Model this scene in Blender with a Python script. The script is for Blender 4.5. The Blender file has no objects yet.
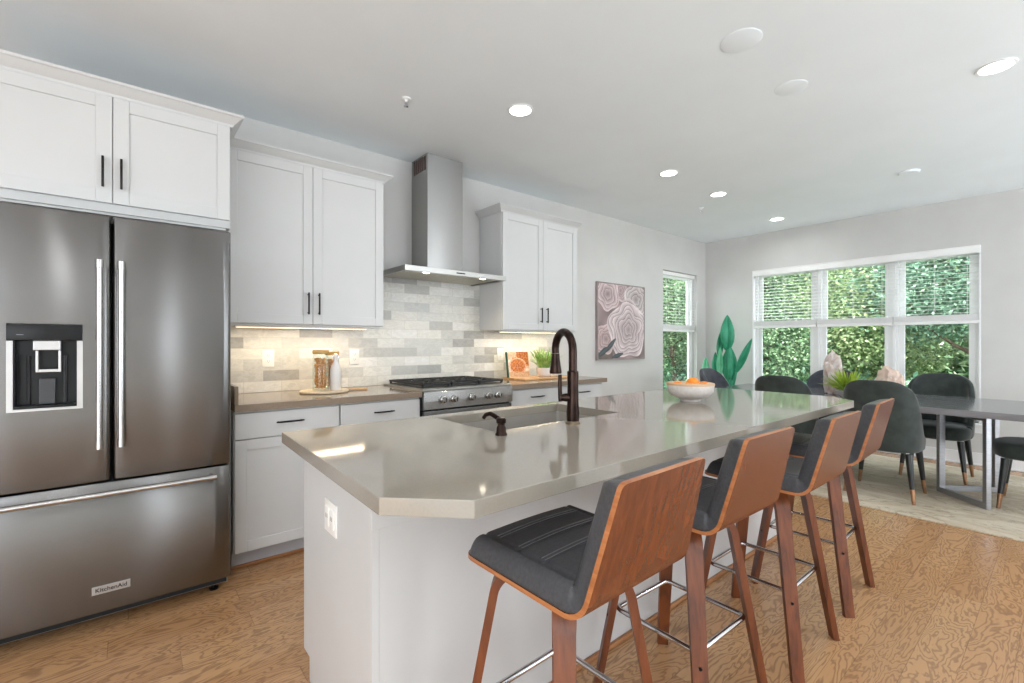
import bpy, bmesh, math, random
from mathutils import Vector, Matrix, noise
random.seed(7)
C = bpy.context.scene.collection
sc = bpy.context.scene
PI = math.pi
# ---------------------------------------------------------------- camera, world, sun, exposure
H = 1.245
cam = bpy.data.cameras.new('camera'); cam.sensor_width = 36; cam.lens = 36*462/1024
cam.shift_y = 2/1024; cam.clip_start = .05
co = bpy.data.objects.new('camera', cam); C.objects.link(co)
co.location = (0, 0, H); co.rotation_euler = (PI/2, 0, math.radians(50.4-90)); sc.camera = co
sc.view_settings.view_transform = 'Standard'; sc.view_settings.look = 'None'
sc.view_settings.gamma = 1; sc.view_settings.use_curve_mapping = False
sc.view_settings.exposure = 0.0
sc.cycles.max_bounces = 10; sc.cycles.diffuse_bounces = 6; sc.cycles.glossy_bounces = 4
sc.cycles.transparent_max_bounces = 16; sc.cycles.sample_clamp_indirect = 6
sc.cycles.caustics_reflective = False; sc.cycles.caustics_refractive = False
w = bpy.data.worlds.new('sky'); sc.world = w; w.use_nodes = True
bg = w.node_tree.nodes['Background']; bg.inputs[0].default_value = (.86, .93, 1, 1); bg.inputs[1].default_value = 5.5
def lamp(name, kind, loc, energy, color=(1, 1, 1), rot=(0, 0, 0), **kw):
    l = bpy.data.lights.new(name, kind); l.energy = energy; l.color = color
    for k, v in kw.items(): setattr(l, k, v)
    o = bpy.data.objects.new(name, l); C.objects.link(o); o.location = loc; o.rotation_euler = rot
    return o
sun = lamp('sun', 'SUN', (0, 0, 8), 12, (1, .97, .92), angle=math.radians(2))
sun.rotation_euler = Vector((.62, .38, -.95)).to_track_quat('-Z', 'Y').to_euler()
CEIL = 2.752
LIT = [(1.941, 2.262), (3.667, 2.262), (4.57, 2.262), (6.028, 2.262), (3.633, .258)]
LIT_ADDED = [(.4, -1.9), (2.6, -1.9), (4.9, -1.9), (-1.9, .6), (-1.9, 2.2), (-2.0, -1.9), (1.3, .26), (-.4, .26)]  # unseen ceiling lights added as interior fill
DOWN = 4.0
# ---------------------------------------------------------------- materials
for (px_, py_, sx_, sy_, rot_) in ((-2.475, -3.97, 1.65, 2.54, 0), (4.5, -3.97, 3.8, 2.54, 0), (.465, -3.97, .38, 2.54, 0)):
    l_ = lamp('daylight_portal', 'AREA', (px_, py_, 1.33), 1, rot=(PI/2, 0, 0), shape='RECTANGLE', size=sx_, size_y=sy_); l_.data.cycles.is_portal = True
l_ = lamp('daylight_portal', 'AREA', (-3.47, -1.5, 1.33), 1, rot=(0, -PI/2, 0), shape='RECTANGLE', size=2.54, size_y=4.2); l_.data.cycles.is_portal = True
MATS = {}
def srgb(r, g, b):
    f = lambda v: (v/255)/12.92 if v/255 <= .04045 else ((v/255+.055)/1.055)**2.4
    return (f(r), f(g), f(b), 1)
def mat(name, col, rough=.5, metal=0, spec=.5, **kw):
    if name in MATS: return MATS[name]
    m = bpy.data.materials.new(name); m.use_nodes = True
    b = m.node_tree.nodes['Principled BSDF']
    b.inputs['Base Color'].default_value = col; b.inputs['Roughness'].default_value = rough
    b.inputs['Metallic'].default_value = metal; b.inputs['Specular IOR Level'].default_value = spec
    for k, v in kw.items(): b.inputs[k.replace('_', ' ')].default_value = v
    MATS[name] = m; return m
class NT:
    def __init__(s, m): s.t = m.node_tree; s.n = s.t.nodes; s.b = s.n['Principled BSDF']
    def add(s, typ, **kw):
        n = s.n.new('ShaderNode'+typ)
        for k, v in kw.items(): setattr(n, k, v)
        return n
    def link(s, a, b): s.t.links.new(a, b)
    def coord(s, scale=(1, 1, 1), which='Object', rot=(0, 0, 0), loc=(0, 0, 0)):
        t = s.add('TexCoord'); mp = s.add('Mapping'); s.link(t.outputs[which], mp.inputs[0])
        mp.inputs['Scale'].default_value = scale; mp.inputs['Rotation'].default_value = rot; mp.inputs['Location'].default_value = loc
        return mp.outputs[0]
    def noise(s, vec, scale, detail=3, rough=.5, dist=0):
        n = s.add('TexNoise'); s.link(vec, n.inputs['Vector']); n.inputs['Scale'].default_value = scale
        n.inputs['Detail'].default_value = detail; n.inputs['Roughness'].default_value = rough; n.inputs['Distortion'].default_value = dist
        return n.outputs['Fac']
    def math(s, op, a, b=None, c=None):
        n = s.add('Math', operation=op)
        for i, v in enumerate((a, b, c)):
            if v is None: continue
            if isinstance(v, (int, float)): n.inputs[i].default_value = v
            else: s.link(v, n.inputs[i])
        return n.outputs[0]
    def ramp(s, fac, stops, interp='LINEAR'):
        r = s.add('ValToRGB'); s.link(fac, r.inputs[0]); r.color_ramp.interpolation = interp
        e = r.color_ramp.elements
        while len(e) < len(stops): e.new(.5)
        for i, (p, c) in enumerate(stops): e[i].position = p; e[i].color = c
        return r.outputs[0]
    def mix(s, fac, a, b, mode='MIX'):
        n = s.add('Mix', data_type='RGBA', blend_type=mode)
        for i, v in ((0, fac), (6, a), (7, b)):
            if isinstance(v, (int, float)): n.inputs[i].default_value = v
            elif isinstance(v, tuple): n.inputs[i].default_value = v
            else: s.link(v, n.inputs[i])
        return n.outputs[2]
    def bump(s, h, strength=.2, dist=.01):
        n = s.add('Bump'); n.inputs['Strength'].default_value = strength; n.inputs['Distance'].default_value = dist
        s.link(h, n.inputs['Height']); s.link(n.outputs[0], s.b.inputs['Normal'])
    def color(s, c): s.link(c, s.b.inputs['Base Color'])
def noisy(name, c1, c2, scale=(1, 1, 1), ns=8, rough=.5, bump=0, metal=0, lo=.35, hi=.65, detail=4, **kw):
    if name in MATS: return MATS[name]
    m = mat(name, c1, rough, metal, **kw); t = NT(m); f = t.noise(t.coord(scale), ns, detail)
    t.color(t.ramp(f, [(lo, c1), (hi, c2)]))
    if bump: t.bump(f, bump, .004)
    return m
wall_m = noisy('wall_paint', srgb(203, 201, 198), srgb(207, 205, 202), ns=3, rough=.85, bump=0)
ceil_m = noisy('ceiling_paint', srgb(234, 239, 242), srgb(237, 242, 245), ns=2, rough=.9)
white_m = noisy('cabinet_paint', srgb(201, 201, 200), srgb(204, 204, 203), ns=3, rough=.38)
trim_m = noisy('trim_paint', srgb(236, 236, 236), srgb(240, 240, 240), ns=3, rough=.4)
vinyl_m = noisy('window_vinyl', srgb(238, 238, 238), srgb(243, 243, 243), ns=4, rough=.35)
blind_m = noisy('blind_slat_white', srgb(238, 236, 234), srgb(244, 243, 241), ns=5, rough=.5)
toe_m = noisy('toe_kick_paint', srgb(172, 173, 177), srgb(176, 177, 181), ns=5, rough=.5)
bronze_m = noisy('oil_rubbed_bronze', srgb(40, 28, 24), srgb(58, 42, 36), ns=20, rough=.28, metal=.85)
handle_m = noisy('dark_bronze_pull', srgb(30, 27, 27), srgb(44, 40, 40), ns=20, rough=.35, metal=.7)
chrome_m = noisy('chrome', srgb(205, 205, 208), srgb(215, 215, 218), ns=5, rough=.12, metal=1)
black_m = noisy('black_plastic', srgb(9, 9, 10), srgb(14, 14, 15), ns=10, rough=.3, spec=.3)
iron_m = noisy('cast_iron', srgb(28, 29, 31), srgb(42, 43, 45), ns=60, rough=.55, bump=.1)
def steel(name, base, rough, aniso=1.0):
    m = mat(name, base, rough, 1); t = NT(m)
    f = t.noise(t.coord((2, 2, 300)), 3, 2); t.color(t.mix(f, base, tuple(v*1.10 for v in base[:3])+(1,)))
    m.node_tree.nodes['Principled BSDF'].inputs['Anisotropic'].default_value = aniso; t.b.inputs['Anisotropic Rotation'].default_value = .25
    tg = t.add('Tangent', direction_type='RADIAL', axis='Z'); t.link(tg.outputs[0], t.b.inputs['Tangent'])
    return m
steel_m = steel('brushed_stainless_steel', srgb(128, 127, 126), .25)
steel_hood = steel('brushed_hood_steel', srgb(164, 163, 161), .26)
steel_plain = noisy('stainless_steel', srgb(180, 178, 174), srgb(188, 186, 182), (40, 2, 40), 3, rough=.28, metal=1)
bar_m = noisy('polished_steel_bar', srgb(188, 187, 185), srgb(196, 195, 193), ns=3, rough=.24, metal=1)
quartz_m = mat('taupe_quartz', srgb(152, 143, 131), .07, 0, .5, IOR=1.68); t = NT(quartz_m)
a = t.noise(t.coord((1, 1, 1)), 160, 2); b_ = t.noise(t.coord((1, 1, 1)), 3, 3)
t.color(t.mix(t.math('MULTIPLY', b_, .35), t.ramp(a, [(.3, srgb(148, 140, 128)), (.6, srgb(152, 144, 132))]), srgb(150, 142, 131)))
quartz2_m = mat('brown_quartz', srgb(136, 120, 104), .1, 0, .6); t = NT(quartz2_m)
a = t.noise(t.coord(), 180, 2); t.color(t.ramp(a, [(.3, srgb(128, 112, 97)), (.6, srgb(143, 128, 112))]))
def wood(name, c1, c2, c3, scale, rough=.38, ns=1.0):
    m = mat(name, c1, rough); t = NT(m); v = t.coord(scale)
    f = t.noise(v, ns, 5, .6, .6); g = t.noise(v, ns*5, 3)
    col = t.ramp(f, [(.3, c1), (.5, c2), (.7, c3)]); t.color(t.mix(t.math('MULTIPLY', g, .3), col, c1)); return m
walnut_m = wood('walnut_veneer', srgb(86, 40, 17), srgb(100, 49, 22), srgb(114, 59, 28), (50, 50, 2.0), .27)
ply_m = wood('plywood_edge', srgb(146, 86, 46), srgb(170, 108, 64), srgb(186, 126, 80), (5, 5, 60), .35)
leg_m = wood('walnut_leg', srgb(72, 36, 18), srgb(108, 56, 27), srgb(128, 70, 36), (30, 30, 2.5), .42)
shoe_m = wood('oak_shoe', srgb(140, 92, 56), srgb(170, 118, 76), srgb(186, 134, 90), (2, 2, 30), .4)
lid_m = wood('acacia_lid', srgb(150, 110, 50), srgb(190, 150, 80), srgb(210, 176, 110), (12, 12, 60), .4)
board_m = wood('cutting_board_wood', srgb(190, 140, 90), srgb(214, 170, 120), srgb(228, 190, 146), (3, 20, 20), .45)
tabletop_m = wood('grey_stained_wood', srgb(92, 91, 94), srgb(116, 115, 118), srgb(138, 137, 140), (14, 1.2, 14), .14)
leather_m = noisy('charcoal_leather', srgb(60, 60, 63), srgb(72, 72, 75), ns=120, rough=.38, bump=.15)
stitch_m = mat('grey_stitching', srgb(120, 118, 118), .7)
velvet_m = noisy('dark_green_velvet', srgb(36, 44, 41), srgb(52, 60, 56), ns=14, rough=.8, Sheen_Weight=.35, Sheen_Roughness=.4)
velvet2_m = noisy('slate_velvet', srgb(58, 60, 68), srgb(74, 76, 84), ns=14, rough=.8, Sheen_Weight=.3, Sheen_Roughness=.4)
leg_black = noisy('black_lacquer', srgb(22, 24, 25), srgb(32, 36, 36), ns=20, rough=.3)
brass_m = noisy('aged_brass_tip', srgb(150, 112, 84), srgb(180, 140, 108), ns=20, rough=.3, metal=.8)
ceramic_m = noisy('white_ceramic', srgb(226, 222, 218), srgb(232, 228, 225), ns=4, rough=.3)
stone_m = noisy('matte_stoneware', srgb(208, 200, 194), srgb(222, 215, 210), ns=60, rough=.5)
orange_m = noisy('orange_peel', srgb(238, 132, 22), srgb(248, 156, 40), ns=40, rough=.4, bump=.2)
plate_m = noisy('outlet_plastic', srgb(236, 234, 230), srgb(240, 238, 234), ns=5, rough=.35)
slot_m = mat('outlet_slot', srgb(60, 58, 56), .6)
dark_m = mat('dark_gap', srgb(18, 18, 18), .7)
filter_m = noisy('mesh_filter', srgb(170, 166, 150), srgb(188, 184, 168), ns=200, rough=.4, metal=.6)
glass_m = bpy.data.materials.new('clear_glass'); glass_m.use_nodes = True
gt = glass_m.node_tree; gt.nodes.remove(gt.nodes['Principled BSDF'])
tr = gt.nodes.new('ShaderNodeBsdfTransparent'); gl = gt.nodes.new('ShaderNodeBsdfGlossy'); gl.inputs['Roughness'].default_value = .02
tr.inputs[0].default_value = (.96, .985, .975, 1)
mx = gt.nodes.new('ShaderNodeMixShader')
lw = gt.nodes.new('ShaderNodeLayerWeight'); pw = gt.nodes.new('ShaderNodeMath'); pw.operation = 'POWER'; pw.inputs[1].default_value = 4
ml = gt.nodes.new('ShaderNodeMath'); ml.operation = 'MULTIPLY_ADD'; ml.inputs[1].default_value = .5; ml.inputs[2].default_value = .035
gt.links.new(lw.outputs['Facing'], pw.inputs[0]); gt.links.new(pw.outputs[0], ml.inputs[0]); gt.links.new(ml.outputs[0], mx.inputs[0]); gt.links.new(tr.outputs[0], mx.inputs[1]); gt.links.new(gl.outputs[0], mx.inputs[2])
gt.links.new(mx.outputs[0], gt.nodes['Material Output'].inputs[0])
def emit(name, col, s):
    m = mat(name, col, .5); b = m.node_tree.nodes['Principled BSDF']
    b.inputs['Emission Color'].default_value = col; b.inputs['Emission Strength'].default_value = s; return m
lens_m = emit('lit_lens', (1, .98, .95, 1), 14)
warm_lens = emit('warm_led', (1, .8, .5, 1), 5)
# floor
floor_m = mat('oak_planks', srgb(180, 135, 92), .25); t = NT(floor_m)
tc = t.add('TexCoord'); sp = t.add('SeparateXYZ'); t.link(tc.outputs['Object'], sp.inputs[0])
PWID = .135
row = t.math('FLOOR', t.math('DIVIDE', sp.outputs[1], PWID))
wn = t.add('TexWhiteNoise', noise_dimensions='1D'); t.link(row, wn.inputs['W'])
xs = t.math('DIVIDE', t.math('ADD', sp.outputs[0], t.math('MULTIPLY', wn.outputs[0], 3.0)), 1.45)
colm = t.math('FLOOR', xs)
wn2 = t.add('TexWhiteNoise', noise_dimensions='2D'); cb = t.add('CombineXYZ'); t.link(row, cb.inputs[0]); t.link(colm, cb.inputs[1]); t.link(cb.outputs[0], wn2.inputs['Vector'])
off = t.math('MULTIPLY', wn2.outputs[0], 40.0)
cb2 = t.add('CombineXYZ'); t.link(t.math('MULTIPLY', sp.outputs[0], 1.0), cb2.inputs[0]); t.link(t.math('MULTIPLY', sp.outputs[1], 3.6), cb2.inputs[1]); t.link(off, cb2.inputs[2])
gn = t.noise(cb2.outputs[0], 1.9, 4, .52, .5)
rings = t.math('PINGPONG', t.math('MULTIPLY', gn, 21.0), .5)
line = t.ramp(rings, [(0, (1, 1, 1, 1)), (.12, (.75, .75, .75, 1)), (.26, (0, 0, 0, 1)), (1, (0, 0, 0, 1))])
cb3 = t.add('CombineXYZ'); t.link(t.math('MULTIPLY', sp.outputs[0], 6), cb3.inputs[0]); t.link(t.math('MULTIPLY', sp.outputs[1], 90), cb3.inputs[1]); t.link(off, cb3.inputs[2])
fine = t.noise(cb3.outputs[0], 1, 3, .6)
base = t.ramp(wn2.outputs[0], [(0, srgb(180, 136, 94)), (.5, srgb(194, 149, 105)), (1, srgb(204, 161, 117))])
dk = t.mix(t.math('MULTIPLY', line, .55), base, srgb(116, 84, 64))
dk = t.mix(t.math('MULTIPLY', fine, .28), dk, srgb(130, 88, 54))
fy = t.math('FRACT', t.math('DIVIDE', sp.outputs[1], PWID)); fx = t.math('FRACT', xs)
sy = t.math('LESS_THAN', fy, .018); sx = t.math('LESS_THAN', fx, .002)
seam = t.math('MAXIMUM', sy, sx)
t.color(t.mix(t.math('MULTIPLY', seam, .35), dk, srgb(70, 45, 30)))
hh = t.math('SUBTRACT', t.math('MULTIPLY', rings, .4), seam); t.bump(hh, .25, .002)
# rug
rug_m = mat('rug_pattern', srgb(200, 186, 165), .95); t = NT(rug_m)
a = t.noise(t.coord((1.2, .5, 1)), 2.2, 6, .65, 1.2); b_ = t.noise(t.coord((2.4, 1.6, 1)), 3.4, 7, .72, 2)
c1 = t.ramp(a, [(.35, srgb(210, 198, 176)), (.5, srgb(186, 170, 146)), (.62, srgb(208, 196, 176))])
t.color(t.mix(t.ramp(b_, [(.54, (0, 0, 0, 1)), (.62, (.8, .8, .8, 1)), (.68, (.1, .1, .1, 1))]), c1, srgb(150, 134, 118)))
# tile
tile_m = mat('marble_subway_tile', srgb(215, 212, 205), .25); t = NT(tile_m)
tc = t.add('TexCoord'); sp = t.add('SeparateXYZ'); t.link(tc.outputs['Object'], sp.inputs[0])
cb = t.add('CombineXYZ'); t.link(sp.outputs[0], cb.inputs[0]); t.link(t.math('SUBTRACT', sp.outputs[2], .914), cb.inputs[1])
br = t.add('TexBrick'); t.link(cb.outputs[0], br.inputs['Vector'])
br.offset = .5; br.offset_frequency = 2; br.inputs['Scale'].default_value = 1; br.inputs['Mortar Size'].default_value = .0016
br.inputs['Mortar Smooth'].default_value = .1; br.inputs['Bias'].default_value = 0
br.inputs['Brick Width'].default_value = .232; br.inputs['Row Height'].default_value = .0745
br.inputs['Color1'].default_value = (0, 0, 0, 1); br.inputs['Color2'].default_value = (1, 1, 1, 1)
tint = t.ramp(br.outputs['Color'], [(0, srgb(232, 230, 225)), (.26, srgb(208, 207, 202)), (.44, srgb(229, 226, 218)), (.60, srgb(176, 174, 170)), (.70, srgb(222, 220, 213)), (.88, srgb(192, 190, 185))], 'CONSTANT')
vn = t.noise(t.coord((1, 1, 2.2)), 5, 9, .72, .35)
rnd = t.math('MULTIPLY', br.outputs['Color'], 1.0)
vein = t.ramp(vn, [(.36, (1, 1, 1, 1)), (.47, (.84, .84, .83, 1)), (.52, (1, 1, .99, 1)), (.60, (.78, .78, .77, 1)), (.7, (.95, .95, .94, 1))])
col = t.mix(.8, tint, vein, 'MULTIPLY')
t.color(t.mix(br.outputs['Fac'], col, srgb(205, 200, 190)))
t.bump(t.math('SUBTRACT', 1.0, br.outputs['Fac']), .4, .002)
# ---------------------------------------------------------------- mesh helpers
class MB:
    def __init__(s): s.v = []; s.f = []; s.mi = []
    def add(s, vs, fs, mi=0):
        o = len(s.v); s.v += [tuple(v) for v in vs]; s.f += [tuple(i+o for i in f) for f in fs]; s.mi += [mi]*len(fs); return s
    def box(s, x0, x1, y0, y1, z0, z1, bev=0, mi=0):
        if x0 > x1: x0, x1 = x1, x0
        if y0 > y1: y0, y1 = y1, y0
        if z0 > z1: z0, z1 = z1, z0
        bm = bmesh.new(); bmesh.ops.create_cube(bm, size=1)
        for v in bm.verts: v.co = Vector(((x0+x1)/2+v.co.x*(x1-x0), (y0+y1)/2+v.co.y*(y1-y0), (z0+z1)/2+v.co.z*(z1-z0)))
        if bev: bmesh.ops.bevel(bm, geom=bm.edges[:], offset=min(bev, .45*min(x1-x0, y1-y0, z1-z0)), segments=2, affect='EDGES', profile=.6)
        bm.verts.index_update(); s.add([v.co for v in bm.verts], [[v.index for v in f.verts] for f in bm.faces], mi); bm.free(); return s
    def tube(s, pts, r, n=10, caps=True, mi=0, sx=1, sy=1, up=None):
        pts = [Vector(p) for p in pts]; rs = r if isinstance(r, (list, tuple)) else [r]*len(pts)
        prev = None; rings = []
        for i, p in enumerate(pts):
            d = (pts[min(i+1, len(pts)-1)]-pts[max(i-1, 0)]).normalized()
            if prev is None:
                a = Vector(up) if up else (Vector((0, 0, 1)) if abs(d.z) < .9 else Vector((1, 0, 0)))
                a = (a-d*a.dot(d)).normalized()
            else: a = (prev-d*prev.dot(d)).normalized()
            prev = a; b = d.cross(a)
            rings.append([p+(a*math.cos(2*PI*k/n)*sx+b*math.sin(2*PI*k/n)*sy)*rs[i] for k in range(n)])
        vs = [v for rg in rings for v in rg]; fs = []
        for i in range(len(rings)-1):
            for k in range(n): fs.append((i*n+k, i*n+(k+1) % n, (i+1)*n+(k+1) % n, (i+1)*n+k))
        if caps: fs.append(tuple(range(n))[::-1]); fs.append(tuple((len(rings)-1)*n+k for k in range(n)))
        return s.add(vs, fs, mi)
    def lathe(s, prof, cx=0, cy=0, cz=0, n=32, mi=0, axis='Z', fn=None):
        vs = []; fs = []
        for r, z in prof:
            for k in range(n):
                a = 2*PI*k/n; rr = r*(fn(a, z) if fn else 1)
                p = (rr*math.cos(a), rr*math.sin(a), z)
                if axis == 'Y': p = (p[0], -p[2], p[1])
                if axis == 'X': p = (p[2], p[0], p[1])
                vs.append((p[0]+cx, p[1]+cy, p[2]+cz))
        m = len(prof)
        for i in range(m-1):
            for k in range(n): fs.append((i*n+k, i*n+(k+1) % n, (i+1)*n+(k+1) % n, (i+1)*n+k))
        if prof[0][0] > 1e-6: fs.append(tuple(range(n))[::-1])
        if prof[-1][0] > 1e-6: fs.append(tuple((m-1)*n+k for k in range(n)))
        return s.add(vs, fs, mi)
    def prism(s, poly, z0, z1, mi=0):
        n = len(poly); vs = [(x, y, z0) for x, y in poly]+[(x, y, z1) for x, y in poly]
        fs = [tuple(range(n))[::-1], tuple(range(n, 2*n))]+[(i, (i+1) % n, n+(i+1) % n, n+i) for i in range(n)]
        return s.add(vs, fs, mi)
    def grid(s, fn, nu, nv, closeu=False, mi=0):
        vs = [fn(i/(nu if closeu else nu-1), j/(nv-1)) for j in range(nv) for i in range(nu)]; fs = []
        for j in range(nv-1):
            for i in range(nu if closeu else nu-1):
                fs.append((j*nu+i, j*nu+(i+1) % nu, (j+1)*nu+(i+1) % nu, (j+1)*nu+i))
        return s.add(vs, fs, mi)
    def xf(s, M): s.v = [tuple(M @ Vector(v)) for v in s.v]; return s
    def build(s, name, m, parent=None, smooth=True, angle=40, weld=False, recalc=True):
        me = bpy.data.meshes.new(name); me.from_pydata(s.v, [], s.f)
        for mm in (m if isinstance(m, (list, tuple)) else [m]): me.materials.append(mm)
        me.polygons.foreach_set('material_index', s.mi)
        bm = bmesh.new(); bm.from_mesh(me)
        if weld: bmesh.ops.remove_doubles(bm, verts=bm.verts, dist=1e-5)
        if recalc: bmesh.ops.recalc_face_normals(bm, faces=bm.faces)
        if smooth:
            for f in bm.faces: f.smooth = True
            ca = math.radians(angle)
            for e in bm.edges:
                if len(e.link_faces) == 2 and e.calc_face_angle(0) > ca: e.smooth = False
        bm.to_mesh(me); bm.free()
        o = bpy.data.objects.new(name, me); C.objects.link(o)
        if parent: o.parent = parent
        return o
def tag(o, label=None, cat=None, group=None, kind=None):
    for k, v in (('label', label), ('category', cat), ('group', group), ('kind', kind)):
        if v: o[k] = v
    return o
def empty(name, loc=(0, 0, 0), rz=0):
    o = bpy.data.objects.new(name, None); C.objects.link(o); o.location = loc; o.rotation_euler = (0, 0, rz); o.empty_display_size = .1; return o
def thing(name, label, cat, loc=(0, 0, 0), rz=0, group=None): return tag(empty(name, loc, rz), label, cat, group)
def struct(o): o['kind'] = 'structure'; return o
def kids(o): return [c for c in C.objects if c.parent == o]
def dup(o, parent=None):
    c = o.copy(); C.objects.link(c)
    if parent: c.parent = parent
    for ch in kids(o): dup(ch, c)
    return c
def local(parent, loc):  # world -> parent offset for empties at loc without rotation
    return Matrix.Translation(-Vector(loc))
# ---------------------------------------------------------------- room shell
X0, X1, Y0, Y1 = -3.5, 6.675, -4.0, 3.5
struct(MB().box(X0-.2, X1+.2, Y0-.2, Y1+.2, -.12, 0).build('floor', floor_m, smooth=False))
struct(MB().box(X0-.2, X1+.2, Y0-.2, Y1+.2, CEIL, CEIL+.2).build('ceiling', ceil_m, smooth=False))
def wall(name, axis, a0, a1, w0, w1, holes, m=wall_m, z1=CEIL-.001):
    # wall between coordinates w0..w1 (thickness) spanning a0..a1, with holes (h0,h1,z0,z1)
    mb = MB()
    def bx(p0, p1, z0_, z1_):
        if p1-p0 < 1e-4 or z1_-z0_ < 1e-4: return
        if axis == 'X': mb.box(p0, p1, w0, w1, z0_, z1_)
        else: mb.box(w0, w1, p0, p1, z0_, z1_)
    cur = a0
    for h0, h1, z0_, z1_ in sorted(holes):
        bx(cur, h0, .001, z1); bx(h0, h1, .001, z0_); bx(h0, h1, z1_, z1); cur = h1
    bx(cur, a1, .001, z1)
    return struct(mb.build(name, m, smooth=False))
EW = (.58, 2.82, .43, 2.252); NW = (5.535, 6.425, .43, 2.245)
wall('wall_north', 'X', X0-.15, X1+.15, Y1, Y1+.15, [NW])
wall('wall_east', 'Y', Y0, Y1, X1, X1+.15, [EW])
SW_ADDED = [(-3.3, -1.65, .06, 2.6), (.27, .66, .06, 2.6), (2.6, 6.4, .06, 2.6)]
wall('wall_south', 'X', X0-.15, X1+.15, Y0-.15, Y0, SW_ADDED)
wall('wall_west', 'Y', Y0, Y1, X0-.15, X0, [(-3.6, .6, .06, 2.6)])  # unseen west opening added to bring daylight onto the island end
bb = MB().box(X1-.014, X1-.0005, Y0+.01, Y1-.02, .001, .13, .003).box(X1-.03, X1-.0145, Y0+.01, Y1-.02, .001, .018, .004)
struct(bb.build('baseboard_east', trim_m, smooth=False))
struct(MB().box(3.56, X1-.04, Y1-.014, Y1-.0005, .001, .13, .003).build('baseboard_north', trim_m, smooth=False))
bounce_rug_m = noisy('cream_bounce_rug', srgb(236, 233, 228), srgb(242, 240, 236), ns=60, rough=.95)  # pale rug added out of view to bounce light up to the ceiling
tag(MB().box(-3.3, 6.4, -3.9, -.35, .0008, .012, .004).build('added_bounce_rug', bounce_rug_m, smooth=False), 'large cream rug added unseen behind the camera to bounce light', 'rug')
# ---------------------------------------------------------------- windows
def M_east(x, y, z): return (X1+x, y, z)
def dh_window(name, a0, a1, z0, z1, rail, axis, pos):
    """double-hung unit spanning a0..a1, outer frame plane offset pos behind the wall face"""
    def bx(mb, p0, p1, d0, d1, q0, q1, b=.003):
        if axis == 'Y': mb.box(X1+d0, X1+d1, p0, p1, q0, q1, b)
        else: mb.box(p0, p1, Y1+d0, Y1+d1, q0, q1, b)
    f = MB(); t_ = .028
    bx(f, a0, a0+t_, pos-.01, pos+.06, z0, z1); bx(f, a1-t_, a1, pos-.01, pos+.06, z0, z1)
    bx(f, a0+t_, a1-t_, pos-.01, pos+.06, z0, z0+.03); bx(f, a0+t_, a1-t_, pos-.01, pos+.06, z1-.03, z1)
    fo = struct(f.build(name, vinyl_m, smooth=False))
    for nm, s0, s1, dd in (('lower_sash', z0+.031, rail+.045, .0), ('upper_sash', rail, z1-.031, .028)):
        s = MB(); w_ = .05; i0, i1 = a0+t_+.001, a1-t_-.001
        bx(s, i0, i0+w_, pos+dd, pos+dd+.026, s0, s1); bx(s, i1-w_, i1, pos+dd, pos+dd+.026, s0, s1)
        bx(s, i0+w_, i1-w_, pos+dd, pos+dd+.026, s0, s0+(.06 if dd == 0 else .04)); bx(s, i0+w_, i1-w_, pos+dd, pos+dd+.026, s1-.045, s1)
        so = s.build(nm, vinyl_m, fo, smooth=False)
        g = MB(); bx(g, i0+w_-.004, i1-w_+.004, pos+dd+.011, pos+dd+.015, s0+.035, s1-.04, 0)
        g.build('glass_pane', glass_m, so, smooth=False)
    return fo
cuts = [.585, 1.285, 2.045, 2.815]
for i in range(3): dh_window('window_%d' % (3-i), cuts[i]+.012, cuts[i+1]-.012, .436, 2.246, 1.455, 'Y', .075)
mb = MB()
for c_ in cuts[1:3]: mb.box(X1+.055, X1+.14, c_-.0115, c_+.0115, .436, 2.246)
mb.box(X1+.0, X1+.15, .5805, cuts[0]+.011, .436, 2.246); mb.box(X1+.0, X1+.15, cuts[3]-.011, 2.8195, .436, 2.246)
struct(mb.build('trim_1', vinyl_m, smooth=False))
mb = MB().box(X1-.035, X1+.064, .54, 2.86, .405, .43, .004).box(X1-.018, X1-.001, .56, 2.84, .33, .404, .003)
struct(mb.build('trim_2', trim_m, smooth=False))
dh_window('window_4', 5.545, 6.415, .436, 2.24, 1.43, 'X', .075)
mb = MB().box(5.5, 6.46, Y1-.035, Y1+.064, .405, .43, .004).box(5.52, 6.44, Y1-.018, Y1-.001, .33, .404, .003)
struct(mb.build('trim_3', trim_m, smooth=False))
# south openings added unseen behind the camera: wide for fill, narrow for fridge streak
for i, (a0, a1, z0, z1) in enumerate(SW_ADDED):
    mb = MB(); n = max(1, round((a1-a0)/1.0)); st = (a1-a0)/n
    for k in range(n+1):
        x = a0+k*st; x = min(max(x, a0+.016), a1-.016); mb.box(x-.015, x+.015, Y0-.10, Y0-.04, z0, z1)
    for zz in (z0+.03, z1-.03): mb.box(a0+.001, a1-.001, Y0-.098, Y0-.042, zz-.029, zz+.029)
    struct(mb.build('window_%d' % (5+i), vinyl_m, smooth=False))
mb = MB()  # frame of the added west opening
for k in range(5): mb.box(X0-.10, X0-.04, -3.575+k*1.0375-.024, -3.575+k*1.0375+.024, .06, 2.6)
for zz in (.09, 2.57): mb.box(X0-.098, X0-.042, -3.599, .599, zz-.029, zz+.029)
struct(mb.build('window_8', vinyl_m, smooth=False))
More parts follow.
